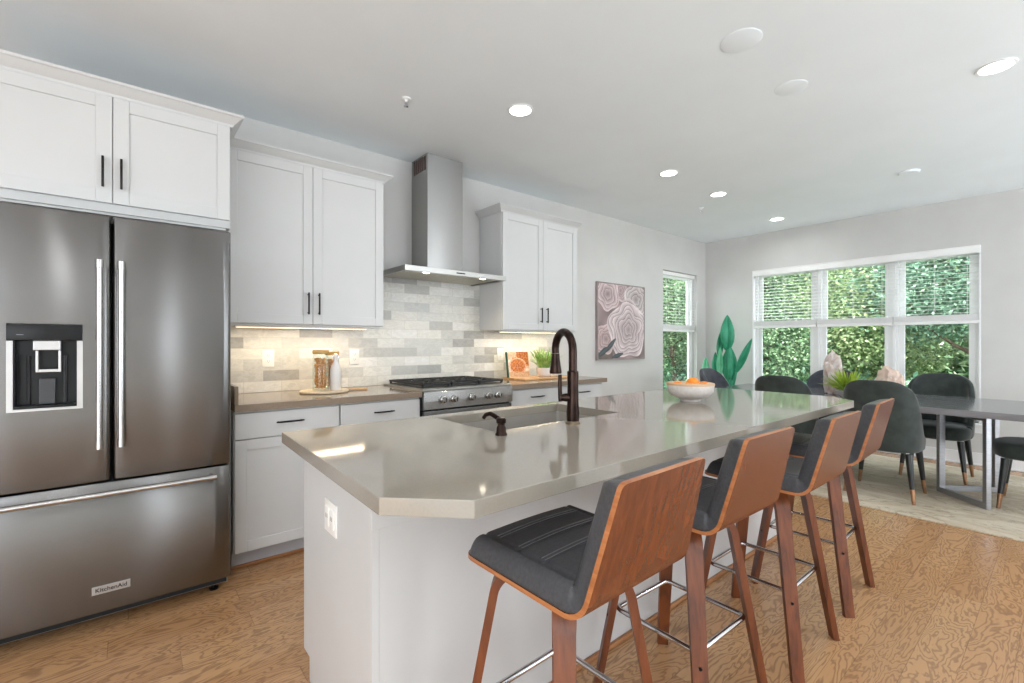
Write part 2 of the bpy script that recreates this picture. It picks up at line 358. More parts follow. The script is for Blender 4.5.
# blinds
def blind(a0, a1, z_top, z_bot, axis, tilt, label, d=.022):
    root = thing('window_blind', label, 'blind', group=None)
    def bx(mb, p0, p1, d0, d1, q0, q1, b=0):
        if axis == 'Y': mb.box(X1+d0, X1+d1, p0, p1, q0, q1, b)
        else: mb.box(p0, p1, Y1+d0, Y1+d1, q0, q1, b)
    s = MB(); z = z_bot+.115; sw = .042; th_ = .0018
    while z < z_top-.03:
        dy = sw/2*math.cos(tilt); dz = sw/2*math.sin(tilt)
        for e0, e1 in ((-1, 0), (0, 1)):
            pass
        pr = [(d+.006-dy+.002, z-dz), (d+.006, z+.002), (d+.006+dy, z+dz)]
        vs = []
        for p_ in (a0, a1):
            for q_ in (0, th_):
                for (dd, zz) in pr: vs.append((X1+dd, p_, zz+q_) if axis == 'Y' else (p_, Y1+dd, zz+q_))
        fs = [(0, 1, 7, 6), (1, 2, 8, 7), (3, 9, 10, 4), (4, 10, 11, 5), (0, 6, 9, 3), (2, 5, 11, 8), (0, 3, 4, 1), (1, 4, 5, 2), (6, 7, 10, 9), (7, 8, 11, 10)]
        s.add(vs, fs); z += .0415
    s.build('slats', blind_m, root, smooth=False)
    r = MB(); bx(r, a0, a1, d-.018, d+.028, z_bot, z_bot+.030, .004)
    for k in range(10): bx(r, a0, a1, d-.018, d+.028, z_bot+.0305+k*.0068, z_bot+.0355+k*.0068)
    r.build('bottom_rail', blind_m, root, smooth=False)
    h_ = MB(); bx(h_, a0, a1, d-.018, d+.03, z_top-.05, z_top, .002); h_.build('head_rail', blind_m, root, smooth=False)
    L = a1-a0; c_ = MB()
    for q in (.13, .5, .87):
        p_ = a0+L*q
        for dd in (d-.019, d+.03):
            pts = [(X1+dd, p_, z_top-.03), (X1+dd, p_, z_bot+.01)] if axis == 'Y' else [(p_, Y1+dd, z_top-.03), (p_, Y1+dd, z_bot+.01)]
            c_.tube(pts, .0012, 5)
    c_.build('ladder_cords', blind_m, root)
    return root
zb = 1.452
blind(cuts[0]+.008, cuts[1]-.004, 2.246, zb, 'Y', .0, 'white slat blind half raised on the far wall, in the right of the three windows')
blind(cuts[1]+.004, cuts[2]-.004, 2.246, zb, 'Y', .06, 'white slat blind half raised on the far wall, in the middle of the three windows')
blind(cuts[2]+.004, cuts[3]-.008, 2.246, zb, 'Y', .22, 'white slat blind half raised on the far wall, in the left of the three windows')
blind(5.55, 6.41, 2.24, 1.412, 'X', .16, 'white slat blind half raised in the narrow window on the cabinet wall', d=.045)
mb = MB().box(X1-.016, X1-.004, .584, 2.816, 2.172, 2.25, .003).box(X1-.022, X1-.003, .584, 2.816, 2.243, 2.2515, .002)
tag(mb.build('blind_valance', blind_m, smooth=False), 'long white valance board across the top of the three windows', 'valance')
for (yy, z_b) in ((1.335, 1.20), (2.08, 1.25)):
    mb = MB().tube([(X1-.006, yy, 2.17), (X1-.008, yy, 1.8), (X1-.006, yy, z_b)], .0016, 5).lathe([(.001, 0), (.006, .005), (.004, .03), (.001, .034)], X1-.006, yy, z_b-.03, 8)
    tag(mb.build('hanging_pull', blind_m), 'white blind pull cord hanging %s of the far windows' % ('between the middle and right' if yy < 1.5 else 'between the left and middle'), 'cord')
# ---------------------------------------------------------------- counters, cabinets
def poly_slab(outer, hole, z0, z1):
    bm = bmesh.new()
    def loop(pts):
        vs = [bm.verts.new((x, y, z1)) for x, y in pts]
        return [bm.edges.new((vs[i], vs[(i+1) % len(vs)])) for i in range(len(vs))]
    e = loop(outer)
    if hole: e += loop(hole)
    bmesh.ops.triangle_fill(bm, use_beauty=True, edges=e)
    top = bm.faces[:]
    for f in top:
        if f.normal.z < 0: f.normal_flip()
    r = bmesh.ops.extrude_face_region(bm, geom=top)
    nv = [v for v in r['geom'] if isinstance(v, bmesh.types.BMVert)]
    bmesh.ops.translate(bm, verts=nv, vec=(0, 0, z0-z1))
    bmesh.ops.recalc_face_normals(bm, faces=bm.faces)
    bm.verts.index_update()
    mb = MB().add([v.co for v in bm.verts], [[v.index for v in f.verts] for f in bm.faces]); bm.free(); return mb
def handle_v(x, y, z0, z1, parent, m=handle_m):
    """vertical pull; y is the door face"""
    mb = MB().box(x-.005, x+.005, y-.0305, y-.02, z0, z1, .003)
    zc = (z0+z1)/2
    mb.v = [(v[0]+0, v[1]-.006*(1-((v[2]-zc)/((z1-z0)/2))**2), v[2]) for v in mb.v]
    mb.tube([(x, y-.0005, z0+.012), (x, y-.024, z0+.012)], .004, 8).tube([(x, y-.0005, z1-.012), (x, y-.024, z1-.012)], .004, 8)
    return mb.build('handle', m, parent)
def handle_h(x0, x1, y, z, parent, m=handle_m):
    mb = MB().tube([(x0, y-.022, z), (x0+.02, y-.026, z), ((x0+x1)/2, y-.030, z), (x1-.02, y-.026, z), (x1, y-.022, z)], [.004, .0052, .0058, .0052, .004], 8)
    mb.tube([(x0+.012, y-.0005, z), (x0+.012, y-.025, z)], .004, 8).tube([(x1-.012, y-.0005, z), (x1-.012, y-.025, z)], .004, 8)
    return mb.build('handle', m, parent)
def shaker(name, x0, x1, z0, z1, y, parent, st=.058, th_=.02, sgn=1):
    """shaker door whose face is at y (facing -Y when sgn=1)"""
    yb = y+sgn*th_; mb = MB()
    mb.box(x0, x0+st, y, yb, z0, z1, .0025).box(x1-st, x1, y, yb, z0, z1, .0025)
    mb.box(x0+st, x1-st, y, yb, z0, z0+st, .0025).box(x0+st, x1-st, y, yb, z1-st, z1, .0025)
    mb.box(x0+st-.004, x1-st+.004, y+sgn*.009, yb, z0+st-.004, z1-st+.004)
    return mb.build(name, white_m, parent, smooth=False)
def slab_front(name, x0, x1, z0, z1, y, parent, sgn=1):
    mb = MB().box(x0, x1, y, y+sgn*.02, z0, z1, .003); return mb.build(name, white_m, parent, smooth=False)
def crown(x0, x1, yf, yw, z0, z1, left, right, parent, out=.055):
    """angled crown around the front and the open sides"""
    prof = [(0, z0), (.010, z0), (.014, z0+.012), (.030, z0+(z1-z0)*.45), (out-.008, z1-.016), (out, z1-.012), (out, z1), (0, z1)]
    mb = MB(); n = len(prof); vs = []
    cols = []
    if left: cols.append([(x0-o, yw, z) for o, z in prof])
    cols.append([(x0-(o if left else 0), yf-o, z) for o, z in prof])
    cols.append([(x1+(o if right else 0), yf-o, z) for o, z in prof])
    if right: cols.append([(x1+o, yw, z) for o, z in prof])
    for c_ in cols: vs += c_
    fs = []
    for i in range(len(cols)-1):
        for k in range(n): fs.append((i*n+k, i*n+(k+1) % n, (i+1)*n+(k+1) % n, (i+1)*n+k))
    fs.append(tuple(range(n))); fs.append(tuple((len(cols)-1)*n+k for k in range(n))[::-1])
    mb.add(vs, fs); return mb.build('crown_molding', white_m, parent, smooth=False)
def wall_cabinet(label, x0, x1, yf, z0, z1, zc, left, right, split, hz, hx, frame_bottom=.0, wallgap=.0015):
    yb = Y1-wallgap-(.008 if z0 < 1.6 and x0 > .42 else 0)
    r = thing('wall_cabinet', label, 'cabinet', group=None)
    body = MB().box(x0, x1, yf+.0205, yb, z0, z1+.04).build('body', white_m, r, smooth=False)
    MB().box(x0+.02, x1-.02, yf+.03, yf+.05, z0-.012, z0-.0005).build('light_rail', white_m, r, smooth=False)
    top = z1-.004
    for a0, a1, hh_ in ((x0+.004, split-.0015, hx[0]), (split+.0015, x1-.004, hx[1])):
        d_ = shaker('door', a0, a1, z0+frame_bottom+.003, top, yf, r)
        handle_v(hh_, yf, hz[0], hz[1], d_)
    crown(x0, x1, yf+.02, yb, z1, zc, left, right, r)
    return r
wall_cabinet('white two-door cabinet above the steel refrigerator', -.545, .412, 2.83, 1.856, 2.392, 2.452, True, True, -.061, (1.959, 2.10), (-.095, -.03), frame_bottom=.036)
wall_cabinet('tall white two-door wall cabinet between refrigerator and range hood', .43, 1.41, 3.15, 1.366, 2.398, 2.458, False, True, .921, (1.432, 1.574), (.889, .955))
wall_cabinet('white two-door wall cabinet right of the range hood, above the plant', 2.50, 3.455, 3.15, 1.366, 2.398, 2.458, True, True, 2.985, (1.437, 1.578), (2.951, 3.026))
def base_cabinet(label, x0, x1, hx, two=False):
    yf = 2.872; r = thing('base_cabinet', label, 'cabinet')
    MB().box(x0, x1, yf+.0205, Y1-.002, .102, .8735).build('body', white_m, r, smooth=False)
    MB().box(x0, x1, yf+.075, Y1-.002, .001, .101).build('toe_kick', toe_m, r, smooth=False)
    d_ = slab_front('drawer', x0+.004, x1-.004, .722, .862, yf, r); handle_h(hx[0], hx[1], yf, .80, d_)
    dr = shaker('door', x0+.004, x1-.004, .106, .717, yf, r)
    hxx = x1-.035; handle_v(hxx, yf, .55, .68, dr) if x0 > .9 else None
    MB().box(x0, x1, yf+.06, yf+.0745, .001, .017, .005).build('shoe_molding', shoe_m, r, smooth=False)
    return r
base_cabinet('white base cabinet beside the refrigerator, under the left counter', .432, .997, (.637, .785))
base_cabinet('white base cabinet next to the left side of the range', 1.0, 1.552, (1.21, 1.35))
base_cabinet('white base cabinet next to the right side of the range', 2.358, 2.943, (2.57, 2.72))
base_cabinet('white base cabinet at the window end of the right counter', 2.946, 3.505, (3.16, 3.305))
def outlet(name, label, cx, cz, w_, h_, y=3.4905, loc=None):
    r = thing(name, label, 'outlet')
    MB().box(cx-w_/2, cx+w_/2, y-.006, y-.0002, cz-h_/2, cz+h_/2, .003).build('cover_plate', plate_m, r)
    return r
# backsplash
mb = MB().box(.432, 3.50, 3.491, 3.4995, .915, 1.3655).box(1.411, 2.499, 3.491, 3.4995, 1.3656, 1.82)
struct(mb.build('backsplash', tile_m, smooth=False))
mb = MB().box(.432, 1.553, 2.845, 3.4905, .8745, .914, .002)
o = mb.build('countertop', quartz2_m, smooth=False); tag(o, 'brown quartz countertop left of the range under the pasta jars', 'countertop')
MB().box(.433, .452, 2.86, 3.488, .9145, 1.013, .002).build('side_splash', quartz2_m, o, smooth=False)
mb = MB().box(2.354, 3.545, 2.845, 3.4905, .8745, .914, .002)
tag(mb.build('countertop', quartz2_m, smooth=False), 'brown quartz countertop right of the range under the potted plant', 'countertop')
# outlets
def duplex(label, cx, cz, y, horizontal=False, size=(.074, .118)):
    r = thing('wall_outlet', label, 'outlet')
    w_, h_ = size
    MB().box(cx-w_/2, cx+w_/2, y-.006, y-.0003, cz-h_/2, cz+h_/2, .003).build('cover_plate', plate_m, r)
    for s in (-1, 1):
        z_ = cz+s*.02
        sc_ = MB().box(cx-.015, cx+.015, y-.0085, y-.0055, z_-.014, z_+.014, .005).build('socket', plate_m, r)
        MB().box(cx-.007, cx-.005, y-.0092, y-.0083, z_-.004, z_+.006).box(cx+.005, cx+.007, y-.0092, y-.0083, z_-.004, z_+.006).tube([(cx, y-.0092, z_-.009), (cx, y-.0083, z_-.009)], .002, 6).build('slots', slot_m, sc_, smooth=False)
    return r
duplex('white outlet on the tile left of the pasta jars', .727, 1.145, 3.491)
duplex('white outlet on the tile right of the pasta jars', 1.322, 1.145, 3.491)
duplex('white outlet on the tile behind the cookbook', 2.74, 1.144, 3.491)
# ---------------------------------------------------------------- refrigerator
def fridge():
    r = thing('refrigerator', 'stainless steel french-door refrigerator with bottom freezer drawer', 'refrigerator')
    x0, x1, yf = -.515, .388, 2.66; xm = -.0605
    side = noisy('fridge_side_grey', srgb(158, 155, 150), srgb(164, 161, 156), ns=5, rough=.5, metal=.2)
    MB().box(x0+.004, x1-.004, yf+.075, 3.44, .035, 1.79, .004).build('cabinet_body', side, r, smooth=False)
    MB().box(x0+.01, x1-.01, yf+.07, yf+.0745, .04, 1.78).build('door_gasket', dark_m, r, smooth=False)
    def slab(name, a0, a1, z0, z1, bulge=.003, hole=None):
        # slightly crowned front, rounded side edges, optional rectangular opening
        xs = [a0, a0+.002, a0+.006, a0+.014]
        if hole: xs += [a0+(hole[0]-a0)*.5, hole[0], (hole[0]+hole[1])/2, hole[1], a1-(a1-hole[1])*.5]
        else: xs += [a0+(a1-a0)*k/12 for k in range(1, 12)]
        xs += [a1-.014, a1-.006, a1-.002, a1]; xs = sorted(set(xs))
        zs = [z0, z0+.004]+([hole[2], hole[3]] if hole else [z0+(z1-z0)*.5])+[z1-.004, z1]
        def yy(x):
            e = min(x-a0, a1-x); ed = .012*(1-min(1, e/.014))**2
            u_ = (x-(a0+a1)/2)/((a1-a0)/2); return yf+ed+bulge*u_*u_-.0
        mb = MB(); n = len(xs); vs = [(x, yy(x)+(.003 if z in (z0, z1) else 0), z) for z in zs for x in xs]
        fs = []
        for j in range(len(zs)-1):
            for i in range(n-1):
                if hole and xs[i] >= hole[0]-1e-6 and xs[i+1] <= hole[1]+1e-6 and zs[j] >= hole[2]-1e-6 and zs[j+1] <= hole[3]+1e-6: continue
                fs.append((j*n+i, j*n+i+1, (j+1)*n+i+1, (j+1)*n+i))
        o_ = len(vs); yb = yf+.068
        vs += [(a0, yb, z0), (a1, yb, z0), (a1, yb, z1), (a0, yb, z1)]
        m_ = (len(zs)-1)*n
        fs += [(o_, o_+1, o_+2, o_+3), tuple([o_+1, o_]+list(range(n))), tuple([o_+3, o_+2]+list(range(m_+n-1, m_-1, -1))),
               tuple([o_]+[o_+3]+[j*n for j in range(len(zs)-1, -1, -1)]), tuple([o_+2, o_+1]+[j*n+n-1 for j in range(len(zs))])]
        mb.add(vs, fs); return mb.build(name, steel_m, r, angle=50, recalc=False)
    hx0, hx1, hz0, hz1 = -.374, -.153, .972, 1.325
    ld = slab('door', x0, xm-.004, .652, 1.798, hole=(hx0, hx1, hz0, hz1))
    rd = slab('door', xm+.004, x1, .652, 1.798)
    fd = slab('freezer_drawer', x0, x1, .088, .642, bulge=.004)
    for m in (ld, rd, fd): pass
    # dispenser
    d_ = MB().box(hx0-.0, hx1+.0, yf-.012, yf+.02, 1.257, 1.322, .006).build('control_panel', black_m, ld)
    MB().box(-.345, -.325, yf-.0128, yf-.0118, 1.279, 1.281).build('display_mark', mat('pale_print', srgb(150, 150, 155), .5), d_, smooth=False)
    al = noisy('satin_silver', srgb(186, 184, 182), srgb(196, 194, 192), ns=5, rough=.35, metal=.7)
    mb = MB().box(hx0, hx0+.018, yf-.001, yf+.05, .972, 1.256).box(hx1-.018, hx1, yf-.001, yf+.05, .972, 1.256).box(hx0+.018, hx1-.018, yf-.001, yf+.05, .972, .982)
    mb.build('dispenser_frame', al, ld, smooth=False)
    mb = MB().box(hx0+.0185, hx1-.0185, yf+.055, yf+.066, .983, 1.256).box(hx0+.0185, hx0+.022, yf+.003, yf+.055, .983, 1.256).box(hx1-.022, hx1-.0185, yf+.003, yf+.055, .983, 1.256)
    mb.box(hx0+.022, hx1-.022, yf+.003, yf+.055, .983, .993).box(hx0+.022, hx1-.022, yf+.04, yf+.055, 1.20, 1.256)
    mb.box(hx0+.05, hx0+.062, yf+.045, yf+.055, .995, 1.195, .004).box(hx1-.062, hx1-.05, yf+.045, yf+.055, .995, 1.195, .004)
    mb.build('dispenser_recess', black_m, ld, smooth=False)
    MB().box(-.286, -.238, yf+.03, yf+.05, .995, 1.10, .003).build('water_paddle', mat('smoked_plastic', srgb(52, 53, 55), .3), ld, smooth=False)
    MB().box(-.300, -.220, yf-.004, yf+.035, 1.218, 1.2565, .003).build('spout_block', al, ld, smooth=False)
    mb = MB()
    for a0, a1, b0, b1 in ((-.293, -.285, 1.128, 1.217), (-.227, -.219, 1.128, 1.217), (-.285, -.227, 1.128, 1.140)): mb.box(a0, a1, yf+.0, yf+.012, b0, b1, .002)
    mb.build('lever', al, ld, smooth=False)
    # handles
    for x, dd in ((-.099, ld), (-.028, rd)):
        hb = MB().tube([(x, yf-.055, .815), (x, yf-.055, 1.585)], .0115, 14).build('handle', bar_m, dd)
        for z in (.815, 1.578):
            MB().tube([(x, yf-.055, z-.014), (x, yf-.055, z+.020)], .0135, 14).tube([(x, yf-.055, z+.003), (x, yf-.002, z+.003)], .008, 10).build('handle_mount', bar_m, hb)
    hb = MB().tube([(-.455, yf-.055, .607), (.318, yf-.055, .607)], .0115, 14).build('handle', bar_m, fd)
    for x in (-.445, .304): MB().tube([(x-.016, yf-.055, .607), (x+.016, yf-.055, .607)], .0135, 14).tube([(x, yf-.055, .607), (x, yf+.006, .607)], .008, 10).build('handle_mount', bar_m, hb)
    # badge with lettering
    bd = MB().box(-.125, .002, yf-.003, yf+.004, .168, .202, .001).build('name_badge', al, fd, smooth=False)
    tx = bpy.data.curves.new('badge_text', 'FONT'); tx.body = 'KitchenAid'; tx.size = .0235; tx.extrude = .0004; tx.align_x = 'CENTER'; tx.align_y = 'CENTER'; tx.offset = .0004
    to = bpy.data.objects.new('tmp', tx); C.objects.link(to); dg = bpy.context.evaluated_depsgraph_get(); me = bpy.data.meshes.new_from_object(to.evaluated_get(dg))
    bpy.data.objects.remove(to); me.materials.clear(); me.materials.append(black_m)
    lo = bpy.data.objects.new('badge_lettering', me); C.objects.link(lo); lo.parent = bd; lo.location = (-.0615, yf-.0036, .185); lo.rotation_euler = (PI/2, 0, 0)
    for x in (x0+.06, x1-.06):
        MB().lathe([(.02, .001), (.022, .01), (.012, .012), (.012, .036)], x, yf+.11, 0, 12).build('leveling_foot', black_m, r)
    MB().box(x0+.02, x1-.02, yf+.16, yf+.17, .012, .086).build('toe_grille', dark_m, r, smooth=False)
    return r
fridge()
# ---------------------------------------------------------------- range hood
r = thing('range_hood', 'stainless steel chimney range hood over the stove', 'range hood')
mb = MB().box(1.804, 2.135, 3.224, 3.4902, 1.835, 2.60, .002).box(1.806, 2.133, 3.226, 3.4902, 2.60, CEIL-.002)
ch = mb.build('chimney', steel_hood, r, smooth=False)
mb = MB()
for k in range(6): mb.box(1.8035, 1.8055, 3.26+k*.034, 3.278+k*.034, 2.625, 2.735)
mb.build('vent_slots', mat('vent_dark', srgb(70, 45, 40), .7), ch, smooth=False)
mb = MB()
zt, zb_ = 1.806, 1.767
poly = lambda i: [(1.50+i, 3.0+i), (2.42-i, 3.0+i), (2.42-i, 3.4902), (1.50+i, 3.4902)]
mb.box(1.50, 2.42, 3.0, 3.018, zb_, zt, .0015).box(1.50, 1.518, 3.018, 3.4902, zb_, zt).box(2.402, 2.42, 3.018, 3.4902, zb_, zt).box(1.518, 2.402, 3.018, 3.4902, zt-.006, zt)
# low sloped collar
vs = [(1.52, 3.02, zt), (2.40, 3.02, zt), (2.40, 3.4902, zt), (1.52, 3.4902, zt), (1.79, 3.21, zt+.028), (2.15, 3.21, zt+.028), (2.15, 3.4902, zt+.028), (1.79, 3.4902, zt+.028)]
mb.add(vs, [(0, 1, 5, 4), (1, 2, 6, 5), (2, 3, 7, 6), (3, 0, 4, 7), (4, 5, 6, 7), (3, 2, 1, 0)])
cn = mb.build('canopy', steel_plain, r, smooth=False)
for k in range(3):
    f_ = MB().box(1.545+k*.278, 1.545+k*.278+.272, 3.10, 3.46, zb_+.006, zb_+.016, .002); f_.build('grease_filter', filter_m, r, smooth=False)
MB().box(1.518, 2.402, 3.0185, 3.095, zb_+.008, zb_+.016).build('light_panel', steel_plain, r, smooth=False)
for x in (1.70, 2.22):
    MB().lathe([(0, 0), (.022, 0), (.024, .004)], x, 3.058, zb_+.003, 16).build('hood_lamp', emit('hood_led', (1, .9, .7, 1), 14), r)
    lamp('hood_lamp_light', 'SPOT', (x, 3.058, zb_-.002), 5.0, (1, .86, .62), spot_size=math.radians(130), spot_blend=.6, shadow_soft_size=.02)
MB().box(1.93, 2.01, 2.9985, 2.9999, 1.781, 1.791).build('button_strip', dark_m, cn, smooth=False)
# ---------------------------------------------------------------- range
r = thing('gas_range', 'stainless steel gas range with black grates beneath the hood', 'range')
xa, xb, yf = 1.558, 2.349, 2.835
MB().box(xa, xb, yf+.045, 3.488, .06, .912).build('body', mat('range_black', srgb(20, 20, 20), .4), r, smooth=False)
MB().box(xa, xb, yf+.01, 3.488, .9125, .926, .002).build('cooktop', steel_plain, r, smooth=False)
MB().box(xa+.04, xb-.04, yf+.09, 3.46, .9262, .930).build('burner_pan', iron_m, r, smooth=False)
mb = MB()
pr = [(yf+.04, .778), (yf+.0, .785), (yf-.004, .84), (yf+.0, .905), (yf+.012, .9122), (yf+.044, .9122), (yf+.044, .778)]
vs = [(x, y, z) for x in (xa, xb) for y, z in pr]; n = len(pr)
mb.add(vs, [tuple(range(n)), tuple(range(n, 2*n))[::-1]]+[(i, (i+1) % n, n+(i+1) % n, n+i) for i in range(n)])
pn = mb.build('control_panel', steel_hood, r, smooth=False)
for x in (1.71, 1.80, 1.955, 2.11, 2.20):
    kb = MB().lathe([(.0, .045), (.017, .045), (.019, .040), (.019, .016), (.025, .012), (.026, .001)], x, yf-.0035, .848, 20, axis='Y').build('knob', bar_m, r)
    MB().box(x-.003, x+.003, yf-.052, yf-.048, .835, .863, .001).build('knob_grip', iron_m, kb, smooth=False)
od = MB().box(xa+.004, xb-.004, yf+.004, yf+.044, .24, .772, .004).build('oven_door', steel_m, r, smooth=False)
MB().box(xa+.09, xb-.09, yf+.0025, yf+.0039, .34, .64).build('oven_window', black_m, od, smooth=False)
mb = MB().tube([(xa+.05, yf-.05, .728), (xb-.05, yf-.05, .728)], .012, 12)
for x in (xa+.07, xb-.07): mb.tube([(x, yf-.05, .728), (x, yf+.006, .728)], .008, 8)
mb.build('handle', bar_m, od)
MB().box(xa+.004, xb-.004, yf+.008, yf+.044, .09, .232, .004).build('warming_drawer', steel_m, r, smooth=False)
mb = MB()
for k in range(7): mb.box(xa+.06+k*.1, xa+.13+k*.1, yf-.001, yf+.006, .7735, .7772)
mb.build('vent_trim', black_m, r, smooth=False)
for k in range(3):
    gx0 = xa+.03+k*.245; gx1 = gx0+.238; gy0, gy1 = yf+.075, 3.45; mb = MB(); zt = .958
    for x in (gx0+.006, gx1-.006): mb.box(x-.006, x+.006, gy0, gy1, zt-.014, zt, .002)
    for y in (gy0+.006, (gy0+gy1)/2, gy1-.006): mb.box(gx0, gx1, y-.006, y+.006, zt-.014, zt, .002)
    for y in (gy0+.15, gy1-.15):
        for j in range(8):
            a = j*PI/4; cx = (gx0+gx1)/2
            mb.tube([(cx+.03*math.cos(a), y+.03*math.sin(a), zt-.004), (cx+.11*math.cos(a), y+.11*math.sin(a), zt-.004)], .006, 6)
    for x in (gx0+.01, gx1-.01):
        for y in (gy0+.01, gy1-.01): mb.box(x-.007, x+.007, y-.007, y+.007, .9303, zt-.01)
    mb.build('burner_grate', iron_m, r, smooth=False)
    for y in (gy0+.15, gy1-.15):
        MB().lathe([(.0, .022), (.030, .022), (.034, .018), (.045, .008), (.048, .0002)], (gx0+gx1)/2, y, .930, 20).build('burner_cap', iron_m, r)
# ---------------------------------------------------------------- island
IZ0, IZ1 = .874, .914
ix0, ix1, iy0, iy1 = .418, 3.385, .80, 1.878; chm = .148
outer = [(.413, .948), (.560, .802), (ix1-chm, iy0), (ix1, iy0+chm), (ix1, iy1), (.437, iy1)]
hole = [(1.055, 1.385), (1.812, 1.385), (1.812, 1.80), (1.055, 1.80)]
o = poly_slab(outer, hole, IZ0, IZ1).build('island_countertop', quartz_m, smooth=False)
bv = o.modifiers.new('ease', 'BEVEL'); bv.width = .002; bv.segments = 2; bv.limit_method = 'ANGLE'; bv.angle_limit = .5
tag(o, 'large glossy taupe quartz island countertop with clipped corners', 'countertop')
r = thing('kitchen_island', 'white kitchen island base beneath the taupe countertop, facing the stools', 'kitchen island')
bx0, bx1, by0, by1 = .505, 3.30, 1.205, 1.838
mb = MB().prism([(by0+.0, .001), (by1-.07, .001), (by1-.07, .102), (by1, .102), (by1, .8735), (by0, .8735)], 0, .02)
mb.v = [(bx0+z, x, y) for x, y, z in mb.v]; mb.build('end_panel', white_m, r, smooth=False)
mb = MB().prism([(by0+.0, .001), (by1-.07, .001), (by1-.07, .102), (by1, .102), (by1, .8735), (by0, .8735)], 0, .02)
mb.v = [(bx1-.02+z, x, y) for x, y, z in mb.v]; mb.build('end_panel', white_m, r, smooth=False)
MB().box(bx0+.0205, bx1-.0205, by0, by0+.018, .001, .8735).build('back_panel', white_m, r, smooth=False)
MB().box(bx0-.018, bx1+.018, by0-.036, by0-.0005, .752, .8735, .002).build('apron', white_m, r, smooth=False)
MB().box(bx0-.0005, bx1+.0005, by0-.016, by0-.0005, .001, .019, .005).build('shoe_molding', shoe_m, r, smooth=False)
MB().box(bx0-.016, bx0-.0005, by0-.016, by1-.07, .001, .019, .005).build('shoe_molding', shoe_m, r, smooth=False)
MB().box(bx0+.0205, bx1-.0205, by1-.075, by1-.07, .001, .101).build('toe_kick', toe_m, r, smooth=False)
MB().box(bx0+.0205, bx1-.0205, by0+.0185, by1-.0205, .105, .12).build('cabinet_floor', white_m, r, smooth=False)
n = 5; stp = (bx1-bx0-.042)/n
for k in range(n):
    a0 = bx0+.021+k*stp+.002; a1 = a0+stp-.004
    d_ = shaker('door', a0, a1, .106, .868, by1, r, sgn=-1)
    mb = MB().box(a1-.05, a1-.04, by1+.02, by1+.03, .66, .79, .003).tube([(a1-.045, by1+.0005, .672), (a1-.045, by1+.024, .672)], .004, 8).tube([(a1-.045, by1+.0005, .778), (a1-.045, by1+.024, .778)], .004, 8)
    mb.build('handle', handle_m, d_)
# island outlet (two-gang plate on the end panel)
r = thing('wall_outlet', 'square white outlet plate on the end panel of the island', 'outlet')
cy_, cz_ = 1.527, .681; xo = bx0-.0003
MB().box(xo-.006, xo, cy_-.056, cy_+.056, cz_-.052, cz_+.052, .003).build('cover_plate', plate_m, r)
for s in (-1, 1):
    yy = cy_+s*.022
    so = MB().box(xo-.0095, xo-.0055, yy-.017, yy+.017, cz_-.030, cz_+.030, .006).build('socket', plate_m, r)
    MB().box(xo-.0102, xo-.0093, yy-.007, yy-.005, cz_-.004, cz_+.010).box(xo-.0102, xo-.0093, yy+.005, yy+.007, cz_-.004, cz_+.010).build('slots', slot_m, so, smooth=False)
# sink
r = thing('kitchen_sink', 'stainless undermount sink set in the island countertop', 'sink')
sx0, sx1, sy0, sy1 = 1.045, 1.822, 1.375, 1.81; zf = .69; wt = .003; rr = .02
mb = MB()
def rect(o_, z, rad):
    p = []
    for (cx, cy, a0) in ((sx1-o_-rad, sy1-o_-rad, 0), (sx0+o_+rad, sy1-o_-rad, PI/2), (sx0+o_+rad, sy0+o_+rad, PI), (sx1-o_-rad, sy0+o_+rad, 1.5*PI)):
        for k in range(5): a = a0+k*PI/8; p.append((cx+rad*math.cos(a), cy+rad*math.sin(a), z))
    return p
rings = [rect(0, .8735, .02), rect(.006, .8735, .02), rect(.007, .73, .02), rect(.010, .70, .03), rect(.03, .69, .04), rect(.03, .686, .04), rect(.003, .70, .03), rect(.0, .86, .02)]
vs = [p for rg in rings for p in rg]; n = 20
fs = [(i*n+k, i*n+(k+1) % n, (i+1)*n+(k+1) % n, (i+1)*n+k) for i in range(len(rings)-1) if i != 4 for k in range(n)]
fs += [tuple(4*n+k for k in range(n)), tuple(5*n+k for k in range(n))[::-1], ]
fs += [(7*n+k, 7*n+(k+1) % n, (k+1) % n, k) for k in range(n)]
mb.add(vs, fs); mb.build('basin', noisy('satin_sink_steel', srgb(176, 170, 162), srgb(184, 178, 170), ns=6, rough=.32, metal=.45), r)
MB().lathe([(.0, .001), (.02, .0012), (.024, .004), (.045, .003), (.048, .0005)], 1.43, 1.62, .6905, 24).build('drain', chrome_m, r)
# faucet
fx, fyy = 1.411, 1.311
r = thing('kitchen_faucet', 'dark bronze gooseneck pull-down faucet standing behind the sink', 'faucet', (fx, fyy, IZ1))
MB().lathe([(.0, 0), (.031, 0), (.031, .006), (.027, .010), (.027, .012), (0, .012)], n=28).build('base_plate', noisy('worn_bronze_ring', srgb(120, 104, 84), srgb(140, 122, 100), ns=20, rough=.4, metal=.6), r)
MB().lathe([(.0, .0125), (.026, .0125), (.027, .05), (.0235, .09), (.0225, .16), (.0235, .19), (.0235, .215), (.018, .219), (0, .219)], n=28).build('body', bronze_m, r)
dx, dy = .312, .95; R_ = .080; pts = []; rs = []
for z in (.21, .25, .30): pts.append((0, 0, z)); rs.append(.0175)
for k in range(0, 13):
    a = PI-k*PI*1.06/12; pts.append((dx*(R_+R_*math.cos(a)), dy*(R_+R_*math.cos(a)), .302+R_*math.sin(a)*.98)); rs.append(.0172 if k < 10 else .0168)
sp_ = MB().tube(pts, rs, 18).build('spout', bronze_m, r)
e = Vector(pts[-1]); dn = (Vector(pts[-1])-Vector(pts[-2])).normalized(); hd = Vector((-.02*dx, -.02*dy, -1)).normalized()
